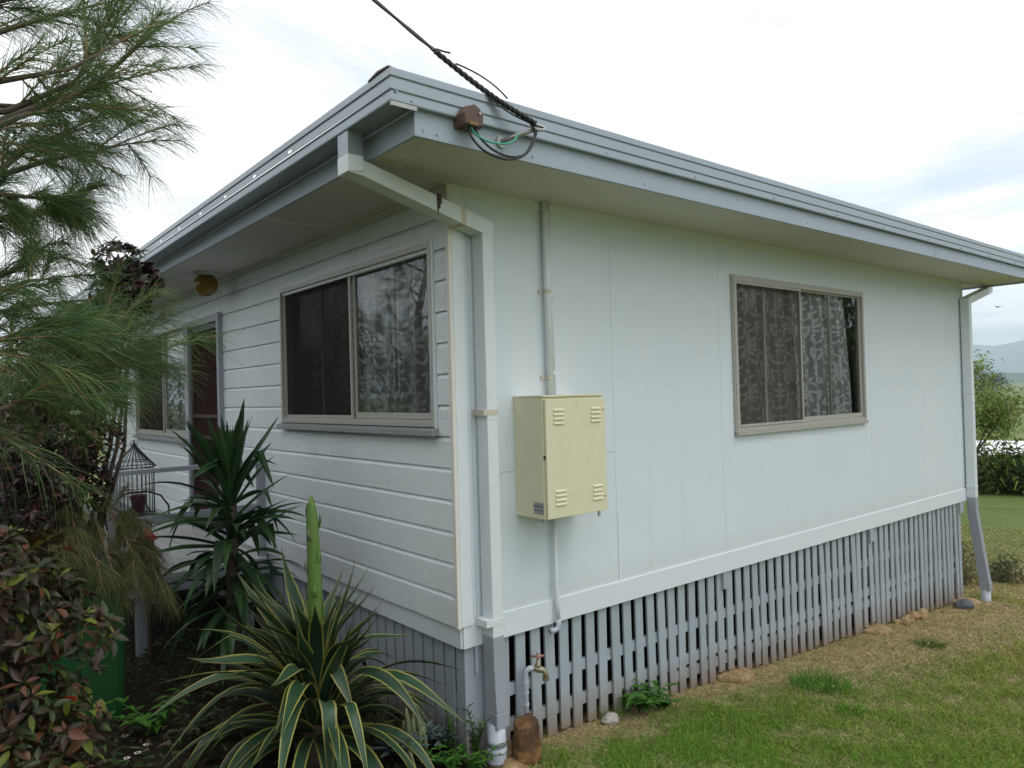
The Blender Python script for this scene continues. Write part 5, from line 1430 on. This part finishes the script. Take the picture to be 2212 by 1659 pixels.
for k, tb in enumerate(TB):
    if k in (16, 18, 19, 20, 22): tb = [tuple(Vector(tb[0]).lerp(Vector(p_), 0.74)) for p_ in tb]
    s0 = Vector(tb[0]); o0 = ontrunk(s0.z-0.28)
    mid = o0.lerp(s0, 0.55)+Vector((0, 0, 0.05))
    bough(tree, [o0, mid]+tb, (9 if k < 10 else 11) if k not in (8, 10, 13, 14, 15) else 7, 100+k, 100 if k < 10 else 110, (0.16, 0.36) if k not in (8, 10, 11, 12, 13, 14, 15) else (0.07, 0.17), start=0.42, r0=0.015 if k % 3 else 0.02, wid=0.0025)
rs = random.Random(77)
for k in range(12):            # the side of the tree away from the house
    z = TR.z+1.9+k*0.26; a = rs.uniform(2.2, 5.2); o0 = ontrunk(z)
    L = rs.uniform(0.6, 1.0); d = Vector((math.cos(a), math.sin(a), 0.35))
    bough(tree, [o0, o0+d*L*0.5, o0+d*L+Vector((0, 0, 0.05))], 6, 300+k, 90, start=0.35)

def loose_tree(base, h, nb, seed, label, reach=1.3, group=None, zmin=0.3):
    rs = random.Random(seed)
    b = Vector(base); root = thing('she_oak', b, label, 'tree', group)
    tk = [b+Vector((rs.gauss(0, .04)*i, rs.gauss(0, .04)*i, h*i/5-0.05)) for i in range(6)]
    part('trunk', MB().tube(tk, [0.11, 0.09, 0.07, 0.05, 0.03, 0.01], 10), 'bark', root, smooth=True)
    for k in range(nb):
        tt = zmin+(0.97-zmin)*k/(nb-1); u = tt*5; i = min(int(u), 4); o0 = tk[i].lerp(tk[i+1], u-i)
        a = k*2.4+rs.uniform(-.4, .4); L = reach*(1.15-0.65*tt)*rs.uniform(0.7, 1.15)
        d = Vector((math.cos(a), math.sin(a), rs.uniform(0.1, 0.6)))
        bough(root, [o0, o0+d*L*0.5, o0+d*L+Vector((0, 0, 0.08))], 9, seed*50+k, 90, (0.2, 0.45), (0.12, 0.22), 0.003, 0.3)
    return root
loose_tree((-2.9, 4.9, gzf(-2.9, 4.9)), 5.0, 22, 8, 'wispy needle tree left of the porch, mirrored in the front windows', 1.5)

# wispy bush arching over the bin
wb = thing('wispy_bush', (-1.62, 2.55, gzf(-1.6, 2.5)), 'fine-leaved olive bush arching over the green bin', 'bush')
PALW = np.array([(0.17, 0.18, 0.06), (0.12, 0.13, 0.045), (0.21, 0.20, 0.08), (0.08, 0.095, 0.035)])
rs = random.Random(12)
for k, (tx, ty, tz) in enumerate(((-1.72, 1.5, 0.62), (-1.58, 1.42, 0.52), (-1.47, 1.45, 0.38), (-1.80, 1.55, 0.5), (-1.33, 1.55, 0.46), (-1.24, 1.56, 0.40), (-1.18, 1.6, 0.34), (-1.65, 1.6, 0.66))):
    b0 = Vector((-1.62+rs.gauss(0, .05), 2.55, -0.5)); e = Vector((tx, ty, tz))
    m1 = Vector((b0.x*0.7+e.x*0.3, 2.45, 0.55)); m2 = Vector((b0.x*0.25+e.x*0.75, 2.05, 0.72+0.1*rs.random()))
    bough(wb, [b0, m1, m2, e], 12, 500+k, 130, (0.10, 0.24), (0.06, 0.13), 0.0024, 0.62, 0.009, 0.6, PALW, -0.3)

# ------------------------------------------------------------------ small plants in the bed and at the slats
def rosette(c, r, mat, label, seed, n=34, group='blue-grey succulent rosettes in the bed'):
    rs = random.Random(seed); root = thing('succulent', c, label, 'succulent', group)
    for i in range(n):
        q = i/n; a = i*2.4; e = R(80-75*q); L = r*(0.45+0.6*q)
        d = Vector((math.cos(a)*math.cos(e), math.sin(a)*math.cos(e), math.sin(e)))
        p = Vector(c)+Vector((0, 0, 0.02)); s = d.cross(Vector((0, 0, 1))).normalized(); nn = s.cross(d)
        w = r*0.13
        mb = MB().sections([[p+s*w*k*x+nn*w*0.5*k*y+d*L*tt for x, y in ((1, 0), (0, 1), (-1, 0), (0, -1))] for tt, k in ((0, 0.5), (0.35, 0.9), (0.7, 1.0), (0.92, 0.55), (1.0, 0.1))])
        part('leaf', mb, mat, root, smooth=True, fix=False)
    return root
for k, (x, y, r, lab) in enumerate(((-0.42, 0.10, 0.10, 'blue-grey succulent below the agave, leftmost of the rosettes'), (-0.17, 0.21, 0.11, 'blue-grey succulent rosette to the right of the pale cactus'),
                                    (-0.06, 0.15, 0.09, 'blue-grey succulent rosette nearest the corner slats'), (-0.32, 0.09, 0.10, 'blue-grey succulent rosette in front of the pale cactus'))):
    rosette((x, y, gzf(x, y)+0.09), r*1.35, 'bluegrey', lab, k)
# pale jointed cactus
ca = thing('cactus', (-0.27, 0.12, gzf(-0.27, 0.12)), 'pale green upright jointed cactus between the succulents', 'cactus')
rs = random.Random(4)
for k in range(13):
    x, y = -0.27+rs.gauss(0, 0.04), 0.12+rs.gauss(0, 0.04); z0 = gzf(x, y)+rs.uniform(0.0, 0.10); h = rs.uniform(0.12, 0.24)
    dx, dy = rs.gauss(0, 0.03), rs.gauss(0, 0.03)
    pth = [(x+dx*tt, y+dy*tt, z0+h*tt) for tt in (0, 0.25, 0.5, 0.8, 1.0)]
    part('stem', MB().tube(pth, [0.010, 0.015, 0.017, 0.014, 0.004], 7), 'palecactus', ca, smooth=True)
def stems_plant(name, c, h, nst, seed, label, cat, mat='jade', lw=0.03, group=None):
    rs = random.Random(seed); root = thing(name, c, label, cat, group)
    for k in range(nst):
        a = rs.uniform(0, 6.28); ln = rs.uniform(0.1, 0.35) if name == 'jade_plant' else rs.uniform(0.5, 1.7); hh = h*rs.uniform(0.6, 1)
        pts = [Vector(c)+Vector((math.cos(a)*ln*hh*tt*tt, math.sin(a)*ln*hh*tt*tt, hh*tt)) for tt in np.linspace(0, 1, 6)]
        part('stem', MB().tube(pts, [0.006, 0.006, 0.005, 0.004, 0.003, 0.002], 5), mat, root, smooth=True)
        for j in range(12):
            tt = 0.25+0.75*j/11; i = min(int(tt*5), 4); p = pts[i].lerp(pts[i+1], tt*5-i)
            an = j*2.2; d = Vector((math.cos(an), math.sin(an), 0.9 if name == 'jade_plant' else 0.15)).normalized()
            o = bpy.data.objects.new('leaf', LM[mat][rs.randrange(3)]); COL.objects.link(o); o.parent = root
            o.matrix_local = Matrix.Translation(p-Vector(c)) @ (frame(d, Vector((0, 0, 1)))*(lw*rs.uniform(0.8, 1.4))).to_4x4()
    return root
stems_plant('jade_plant', (-0.03, 0.10, gzf(-0.03, 0.1)), 0.36, 2, 5, 'tall fleshy green stem against the corner slats', 'plant', 'jade', 0.05, 'fleshy stems by the corner')
stems_plant('jade_plant', (0.06, -0.02, gzf(0.06, -0.02)), 0.32, 4, 6, 'branching fleshy green plant beside the drain pipe', 'plant', 'jade', 0.045, 'fleshy stems by the corner')
stems_plant('weed', (-0.12, -0.02, gzf(-0.12, 0)), 0.14, 7, 7, 'bright green clover-like weed in front of the succulents', 'weed', 'bright', 0.05, 'leafy weeds')
stems_plant('weed', (-0.02, -0.10, gzf(0, -0.1)), 0.12, 8, 8, 'lime-green weed at the foot of the drain pipe', 'weed', 'bright', 0.035, 'leafy weeds')
stems_plant('weed', (1.42, -0.05, gzf(1.42, -0.05)), 0.20, 9, 9, 'broad-leaved green weed growing against the slats', 'weed', 'bright', 0.085, 'leafy weeds')
stems_plant('weed', (1.60, -0.12, gzf(1.6, -0.1)), 0.12, 7, 10, 'low trailing weed right of the broad-leaved one', 'weed', 'bright', 0.06, 'leafy weeds')
stems_plant('weed', (-1.32, 1.30, gzf(-1.3, 1.3)), 0.22, 8, 14, 'leafy green weed left of the agave', 'weed', 'bright', 0.07, 'leafy weeds')
stems_plant('weed', (-1.15, 1.05, gzf(-1.1, 1.0)), 0.18, 8, 15, 'dim green weed under the left agave leaves', 'weed', 'olive', 0.07, 'leafy weeds')
for k, (x, y, z, lab) in enumerate(((-1.49, 1.30, -0.47, 'small white daisy highest of the loose group left of the agave'), (-1.415, 1.12, -0.48, 'small white daisy nearest the agave'), (-1.472, 1.07, -0.49, 'pale daisy in the middle of the group'), (-1.538, 1.02, -0.48, 'white daisy at the bottom of the group'), (-1.20, 1.44, -0.40, 'single pale daisy among the agave tips'))):
    root = thing('daisy', (x, y, gzf(x, y)), lab, 'flower', 'white daisies in the bed')
    part('stem', MB().tube([(x, y, gzf(x, y)), (x+0.01, y, z)], 0.0018, 5), 'jade', root)
    mb = MB()
    for j in range(8):
        a = j*math.pi/4; b_ = mb.pts([(x+0.01, y, z), (x+0.01+0.016*math.cos(a-0.3), y+0.016*math.sin(a-0.3), z+0.004), (x+0.01+0.021*math.cos(a), y+0.021*math.sin(a), z+0.003), (x+0.01+0.016*math.cos(a+0.3), y+0.016*math.sin(a+0.3), z+0.004)]); mb.face((b_, b_+1, b_+2, b_+3))
    part('petal_ring', mb, 'flower', root, fix=False)
    part('flower_eye', MB().lathe([(0.006, 0.002), (0.005, 0.007), (0.001, 0.008)], 8, (x+0.01, y, z)), 'amber', root)

# ------------------------------------------------------------------ grass, straw and ground cover
def vnoise(x, y, s, seed):
    r = np.random.default_rng(seed); out = 0
    for k in range(5):
        a = r.uniform(0, 6.28); f = s*r.uniform(0.6, 1.9); ph = r.uniform(0, 6.28)
        out = out+np.sin((x*math.cos(a)+y*math.sin(a))*f+ph+0.8*np.sin((x*math.sin(a)-y*math.cos(a))*f*0.7+ph*2))
    return out/5*0.5+0.5
def inframe(x, y, z, mx=0.74, my=0.57):
    dx, dy, dz = x-CAM.x, y-CAM.y, z-CAM.z
    f = dx*fwd.x+dy*fwd.y+dz*fwd.z; a = dx*r2c.x+dy*r2c.y+dz*r2c.z; b = dx*u2c.x+dy*u2c.y+dz*u2c.z
    return (f > 0.3) & (np.abs(a) < f*mx) & (np.abs(b) < f*my)
N = 760000
x = np.concatenate([rng.uniform(0.1, 8.0, N-150000), rng.uniform(7.0, 13.5, 150000)]); y = np.concatenate([rng.uniform(-3.6, 0.05, N-150000), rng.uniform(-4.2, 3.0, 150000)])
z = gz(x, y)
dist = np.sqrt((x-CAM.x)**2+(y-CAM.y)**2)
under = (x > -0.15) & (x < 7.5) & (y > 0.03)
keep = (inframe(x, y, z) | (inframe(x, y, z, 1.15, 1.0) & (rng.random(N) < 0.5))) & ~under & ((y < 0.02) | (x > 7.5)) & ((x > 0.28) | (y < -0.25))
edge = -y + 0.25*(vnoise(x, y, 2.2, 5)-0.5)*2          # distance from the wall
dryw = 0.20+0.55*np.clip((x-2.4)/1.5, 0, 1)*np.clip((8.5-x)/2.0, 0, 1)
lush = np.clip((edge-dryw)/0.5, 0, 1)*0.8+0.2*np.clip((edge-dryw-0.7)/0.8, 0, 1)
lush = np.where(x < 1.9, np.maximum(lush, np.clip((edge-0.06)/0.3, 0, 1)), lush)
lush = np.where(x > 7.6, 0.75, lush)
pat = vnoise(x, y, 3.2, 8)
pat = np.clip(0.55*pat+0.75*(vnoise(x, y, 9.0, 18)-0.5)+0.2, 0, 1)
lush = np.clip(lush*(0.36+1.25*pat), 0, 1)
keep &= rng.random(N) < (0.30+0.70*lush)
keep &= rng.random(N) < np.clip(6.5/dist, 0.25, 1.0)**0.6
x, y, z, lush, dist, edge, pat = [a[keep] for a in (x, y, z, lush, dist, edge, pat)]
n = len(x)
grad = np.clip((x-1.2)/4.0, 0, 1)
isdry = rng.random(n) > (0.12+(0.80-0.34*grad)*lush)
base = np.array([(0.19, 0.36, 0.05)])*(1-grad[:, None])+np.array([(0.31, 0.37, 0.09)])*grad[:, None]
cg = base*rng.uniform(0.55, 1.5, (n, 1))
cg[:, 0] *= rng.uniform(0.8, 1.4, n)
cd_ = np.array([(0.66, 0.54, 0.31)])*rng.uniform(0.55, 1.35, (n, 1))
C = np.where(isdry[:, None], cd_, cg)
el = np.where(isdry, rng.uniform(0.02, 0.5, n), rng.uniform(0.35, 1.35, n))
az = rng.uniform(0, 6.283, n)
D = np.stack([np.cos(az)*np.cos(el), np.sin(az)*np.cos(el), np.sin(el)], 1)
L = np.where(isdry, rng.uniform(0.03, 0.09, n), rng.uniform(0.03, 0.085, n)*(0.6+0.8*pat))
wd = np.where(isdry, 0.0030, 0.0048)*np.clip(dist/4.5, 1, 2.2)
V, Q = ribbons(np.stack([x, y, z-0.003], 1), D, L, wd, np.where(isdry, 0.1, 0.35), 2, None, 0.3)
o = link('lawn_grass', fastmesh('lawn_grass', V, Q, 'grass', np.repeat(C, 6, 0)))
tag(o, 'mown lawn grass with dry straw near the wall', 'grass', kind='stuff')
def tuft(c, n, h, label, seed, col=(0.11, 0.28, 0.03), rad=0.1):
    r = np.random.default_rng(seed)
    a = r.uniform(0, 6.283, n); rr = rad*np.sqrt(r.random(n)); px_, py_ = c[0]+rr*np.cos(a), c[1]+rr*np.sin(a)
    el = r.uniform(0.6, 1.45, n); az = a+r.normal(0, 0.8, n)
    D = np.stack([np.cos(az)*np.cos(el), np.sin(az)*np.cos(el), np.sin(el)], 1)
    V, Q = ribbons(np.stack([px_, py_, gz(px_, py_)], 1), D, h*r.uniform(0.4, 1.1, n), 0.006, r.uniform(0.1, 0.5, n), 3, None, 0.2)
    C = np.array([col])*r.uniform(0.6, 1.5, (n, 1))
    o = link('grass_tuft', fastmesh('grass_tuft', V, Q, 'grass', np.repeat(C, 8, 0)))
    tag(o, label, 'grass tuft', 'rank tufts in the lawn')
tuft((2.90, -0.56), 420, 0.19, 'tall bright green grass tuft nearest the middle of the slats', 1, rad=0.20)
tuft((4.80, -0.60), 160, 0.15, 'small dark grass tuft far along the slats', 2, (0.08, 0.17, 0.03), 0.12)
tuft((2.50, -0.97), 130, 0.12, 'low grass tuft in the lawn in front of the tall one', 3, rad=0.08)
tuft((1.18, 0.0), 40, 0.22, 'thin grass sprig growing through the slats', 4, rad=0.05)
tuft((-0.12, 0.62), 60, 0.45, 'long dry grass between the agave and the slats', 5, (0.22, 0.17, 0.08), 0.12)
tuft((-0.52, 0.42), 30, 0.5, 'long green grass growing up through the agave', 6, (0.05, 0.12, 0.03), 0.12)
# ground cover in the bed
n = 5200
x = rng.uniform(-2.3, 0.02, n); y = rng.uniform(-0.5, 3.2, n); z = gz(x, y)
k_ = inframe(x, y, z, 0.74, 0.60) & (rng.random(n) < 0.25+0.75*vnoise(x, y, 4.0, 3)) & ~((x > -1.95) & (x < -1.3) & (y > 1.6))
x, y, z = x[k_], y[k_], z[k_]; n = len(x)
az = rng.uniform(0, 6.283, n); el = rng.uniform(-0.1, 1.0, n)
D = np.stack([np.cos(az)*np.cos(el), np.sin(az)*np.cos(el), np.sin(el)], 1)
zz = z+rng.uniform(0, 0.10, n)*vnoise(x, y, 6.0, 6)
C = np.array([(0.045, 0.10, 0.025), (0.03, 0.06, 0.02), (0.07, 0.13, 0.03), (0.10, 0.07, 0.04)])[rng.integers(0, 4, n)]*rng.uniform(0.6, 1.4, (n, 1))
V, Q = ribbons(np.stack([x, y, zz], 1), D, rng.uniform(0.03, 0.09, n), rng.uniform(0.012, 0.028, n), rng.uniform(0.1, 0.5, n), 3, None, 0.15)
o = link('bed_ground_cover', fastmesh('bed_ground_cover', V, Q, 'herb', np.repeat(C, 8, 0))); tag(o, 'low weeds and leaf litter covering the front bed', 'ground cover', kind='stuff')

# ------------------------------------------------------------------ behind the house: fence, trees, field, far timber
F0, F1 = Vector((8.55, 1.1, 0)), Vector((13.0, -4.6, 0))
fn = thing('chain_link_fence', (F0.x, F0.y, gzf(F0.x, F0.y)), 'rusty chain-link fence beyond the far corner of the house', 'fence')
fl = (F1-F0).length; fdir = (F1-F0).normalized(); H = 1.02
def fp(u, v):
    p = F0+fdir*u
    return Vector((p.x, p.y, gzf(p.x, p.y)+v-0.02*math.sin(u*2.1)*v))
M['wire'] = paint('old_wire', (0.16, 0.14, 0.12), 0.6, 0.2, 0.4, (0.15, 0.07, 0.03), 0.1, 80, 0.4)
mb = MB()
pit = 0.062
u = -H
while u < fl:
    for sgn in (1, -1):
        a0, a1 = u, u+H
        va, vb = (0.02, H) if sgn > 0 else (H, 0.02)
        pts = []
        for q in range(5):
            uu = a0+(a1-a0)*q/4; vv = va+(vb-va)*q/4
            if 0 <= uu <= fl: pts.append(fp(uu, vv))
        if len(pts) > 1: mb.tube(pts, 0.0019, 3, 0, False)
    u += pit
o = part('wire_mesh', mb, 'wire', fn, fix=False); o['kind'] = 'stuff'
for v in (0.03, H): part('line_wire', MB().tube([fp(u_, v) for u_ in np.linspace(0, fl, 24)], 0.0035, 4), 'wire', fn)
for u_ in (0.3, 4.0, 6.8): part('fence_post', MB().tube([fp(u_, -0.3), fp(u_, H+0.08)], 0.025, 8), 'wire', fn)

def leafcrown(root, blobs, n, size, cols, seed, name='crown', droop=0.4, wide=0.34):
    r = np.random.default_rng(seed); V = []; 
    P = []; 
    tot = sum(b[1]**2 for b in blobs)
    for c, rad, sq in [(b[0], b[1], b[2] if len(b) > 2 else (1, 1, 1)) for b in blobs]:
        m = int(n*rad*rad/tot)
        # leaves gather in sprays
        ns = max(6, m//14)
        v = r.normal(size=(ns, 3)); v /= np.linalg.norm(v, axis=1, keepdims=True)
        s = np.array(c)+v*np.array(sq)*(rad*(0.45+0.6*r.random((ns, 1))**0.6))
        ci = r.integers(0, ns, m)
        P.append(s[ci]+r.normal(size=(m, 3))*size*1.5)
    P = np.concatenate(P); n = len(P)
    az = r.uniform(0, 6.283, n); el = r.uniform(-1.0, 0.6, n)
    D = np.stack([np.cos(az)*np.cos(el), np.sin(az)*np.cos(el), np.sin(el)], 1)
    V, Q = ribbons(P, D, size*r.uniform(0.6, 1.4, n), size*wide*r.uniform(0.7, 1.3, n), droop, 2, None, 0.3)
    C = np.array(cols)[r.integers(0, len(cols), n)]*r.uniform(0.55, 1.5, (n, 1))
    o = link(name, fastmesh(name, V, Q, 'farleaf', np.repeat(C, 6, 0)), root)
    return o
def bush_tree(name, base, h, blobs, n, size, cols, label, cat, seed, group=None, limbs=8):
    root = thing(name, base, label, cat, group); rs = random.Random(seed); b = Vector(base)
    top = b+Vector((0, 0, h*0.75))
    part('trunk', MB().tube([b+Vector((0, 0, -0.2)), b.lerp(top, 0.5)+Vector((0.05*h*rs.gauss(0, .3), 0, 0)), top], [h*0.022, h*0.015, h*0.006], 8), 'bark', root, smooth=True)
    mb = MB()
    for _ in range(limbs):
        bl = rs.choice(blobs); c = Vector(bl[0]); s = b.lerp(top, rs.uniform(0.3, 0.8)); v = Vector((rs.gauss(0, 1), rs.gauss(0, 1), rs.gauss(0, 1))).normalized()*bl[1]*0.6
        mb.tube([s, s.lerp(c, 0.6), c+v], [h*0.008, h*0.005, h*0.002], 5)
    part('limb', mb, 'bark', root, smooth=True)['kind'] = 'stuff'
    leafcrown(root, blobs, n, size, cols, seed)
    return root
G1 = [(0.17, 0.25, 0.045), (0.24, 0.33, 0.06), (0.13, 0.19, 0.04), (0.30, 0.36, 0.10)]
G2 = [(0.03, 0.055, 0.018), (0.045, 0.08, 0.025), (0.06, 0.10, 0.03)]
G3 = [(0.08, 0.11, 0.04), (0.11, 0.14, 0.05), (0.06, 0.085, 0.03)]
zb = gzf(18.2, 3.6)
bush_tree('young_tree', (18.15, 3.55, zb), 3.6, [((18.2, 3.5, 0.95), 0.6), ((18.45, 3.1, 0.7), 0.48), ((18.15, 3.5, 1.55), 0.36), ((18.6, 2.8, 0.85), 0.34), ((18.35, 3.2, 0.35), 0.42), ((18.15, 3.5, 1.85), 0.2)], 3600, 0.10, G1, 'light green young tree beyond the fence behind the far downpipe', 'tree', 61)
for k, (x, y, r_, lab) in enumerate(((19.0, 4.5, 0.8, 'dull green hedge bush behind the far downpipe'), (19.6, 3.0, 0.85, 'dark hedge bush in the middle of the hedge past the fence'), (20.2, 1.6, 0.8, 'bushy hedge shrub at the right edge of the picture'))):
    zb = gzf(x, y)
    bush_tree('hedge_bush', (x, y, zb), 1.2, [((x, y, zb+0.42), r_*0.75, (1, 1, 0.7))]+[((x+random.uniform(-.7, .3), y+random.uniform(-.8, .8), zb+random.uniform(0.2, 0.75)), random.uniform(0.22, 0.4)) for _ in range(8)], 2600, 0.17, G3+G1[2:3] if k != 1 else G2+G1[:2], lab, 'bush', 70+k, 'hedge bushes past the fence')
bush_tree('low_shrub', (9.25, 0.12, gzf(9.25, 0.12)), 0.4, [((9.25, 0.12, gzf(9.2, 0.1)+0.15), 0.17), ((9.1, 0.25, gzf(9.2, 0.1)+0.1), 0.14)], 900, 0.05, [(0.10, 0.12, 0.05), (0.16, 0.15, 0.09), (0.08, 0.10, 0.04)], 'small grey-green shrub at the foot of the fence', 'shrub', 81)
bush_tree('low_shrub', (8.55, 0.55, gzf(8.5, 0.5)), 0.5, [((8.5, 0.5, gzf(8.5, 0.5)+0.25), 0.25)], 900, 0.06, [(0.20, 0.15, 0.08), (0.12, 0.11, 0.05)], 'dry brown shrub behind the far corner footing', 'shrub', 82)
# white shade tunnel beyond the hedge
wt = thing('shade_tunnel', (35.5, 8.2, gzf(35.5, 8.2)), 'long low white shade tunnel past the hedge', 'tunnel')
ax = Vector((0.55, -0.835, 0)); pr = Vector((0.835, 0.55, 0)); cW = Vector((36.2, 8.4, gzf(35.5, 8.2)))
mb = MB(); rings = []
for q in range(9):
    u_ = -5+q*1.25
    rings.append([cW+ax*u_+pr*(1.3*math.cos(a))+Vector((0, 0, (0.78-0.03*q+0.02*math.sin(q*2))*math.sin(a)-0.05)) for a in np.linspace(0, math.pi, 12)])
mb.sections(rings); part('cover', mb, 'white', wt, smooth=True)
for q in (0, 4, 8): part('hoop', MB().tube([p_+Vector((0, 0, 0.012)) for p_ in rings[q]], 0.025, 6), 'galv', wt)
# farm track across the paddock
mb = MB()
for k in range(12):
    u_ = -40+k*8
    a_, b_ = Vector((94, 24.5, 0))+ax*u_, Vector((94, 24.5, 0))+ax*(u_+8)
    qd = [a_-pr*1.2, b_-pr*1.2, b_+pr*1.2, a_+pr*1.2]
    i = mb.pts([(p_.x, p_.y, gzf(p_.x, p_.y)+0.06) for p_ in qd]); mb.face((i, i+1, i+2, i+3))
M['track'] = paint('pale_track', (0.42, 0.40, 0.36), 0.9, 0.1)
o = part('farm_track', mb, 'track', None); tag(o, kind='structure')
# far paddock trees
r = random.Random(90)
spots = [(262, 80, 8.5, 'big round dark tree at the far side of the paddock'), (268, 68, 6.0, 'smaller dark tree right of the big round one across the paddock'), (255, 96, 6.5, 'dark paddock tree partly behind the young tree'), (300, 60, 7.0, 'dark far tree at the right edge of the picture'), (60, 13.6, 2.6, 'dark bushy tree right behind the white tunnel')]
for k, (x, y, h, lab) in enumerate(spots):
    zb = gzf(x, y)
    bl = [((x+r.gauss(0, h*.12), y+r.gauss(0, h*.22), zb+h*(0.4+0.1*j)), h*0.32) for j in range(4)]
    bush_tree('paddock_tree', (x, y, zb), h, bl, 2600, h*0.05, G2, lab, 'tree', 91+k, 'far paddock trees')
# trees facing the walls: they close the garden and show in the panes; last two, unseen, added for shade
r = random.Random(95)
for k, (x, y, h, lab) in enumerate(((15.0, -9.5, 5.5, 'leafy garden tree facing the side wall, mirrored in its window'), (20.5, -11.0, 6.5, 'taller leafy garden tree facing the side wall'), (26, -11.5, 6.5, 'leafy garden tree farthest down the side yard'), (-11.5, 17, 4.2, 'bushy tree across the front garden, mirrored in the panes'), (-15, 22, 5.0, 'large bushy tree far across the front garden'), (-9.0, 22, 4.4, 'rounded bushy tree behind the porch end of the garden'), (-7.5, 1.5, 6.0, 'unseen broad leafy tree added on the left to shade the front'), (-8.0, -3.5, 5.5, 'unseen broad leafy tree added left of the photographer as shade'))):
    zb = gzf(x, y)
    bl = [((x+r.gauss(0, h*.18), y+r.gauss(0, h*.18), zb+h*(0.35+0.13*j)), h*0.30) for j in range(4)]
    bush_tree('garden_tree', (x, y, zb), h, bl, 3500 if 3 <= k < 6 else 9000, 0.22 if k > 2 else 0.34, G2+G1[:1], lab, 'tree', 120+k, 'trees closing the garden')

for k, (x, y, h, lab) in enumerate(((-2.0, 6.6, 2.2, 'dark evergreen bush behind the plum-leaved shrub at the left edge'), (-1.6, 9.4, 2.8, 'dark evergreen bush past the end of the porch'), (-2.9, 3.4, 1.9, 'low dark evergreen bush left of the plum-leaved shrub'))):
    zb = gzf(x, y)
    bush_tree('evergreen_bush', (x, y, zb), h, [((x, y, zb+h*0.5), h*0.42), ((x+0.4, y+0.2, zb+h*0.35), h*0.3), ((x-0.5, y, zb+h*0.35), h*0.34), ((x, y+0.2, zb+h*0.78), h*0.25)], 5200, 0.10, G2, lab, 'bush', 140+k, 'evergreen bushes at the left')

# a bird in the sky
bd_ = thing('bird', (35.7, 8.25, 4.72), 'tiny dark bird gliding at the right edge of the sky', 'bird')
c = Vector((35.7, 8.25, 4.75)); rv = CR
part('body', MB().tube([c-CF*0.12, c, c+CF*0.14], [0.01, 0.03, 0.008], 6), 'iron', bd_)
for sgn in (-1, 1):
    mb = MB(); i = mb.pts([c+CF*0.05, c-CF*0.05, c+rv*sgn*0.13-CF*0.04+Vector((0, 0, 0.035)), c+rv*sgn*0.13+CF*0.05+Vector((0, 0, 0.035)), c+rv*sgn*0.27+Vector((0, 0, 0.0))])
    mb.face((i, i+1, i+2, i+3)); mb.face((i+3, i+2, i+4)); part('wing', mb, 'iron', bd_, fix=False)

# ------------------------------------------------------------------ air
hz = MB().box(-12500, 12500, -12500, 12500, -12, 330)
t = NT('haze_air')
vol = t.n('ShaderNodeVolumePrincipled', {'Color': (0.74, 0.86, 1.0), 'Density': 0.00026, 'Anisotropy': 0.0})
t.t.links.new(vol.outputs[0], t.out.inputs['Volume'])
M['haze'] = t.mat
o = part('haze', hz, 'haze'); o['kind'] = 'stuff'
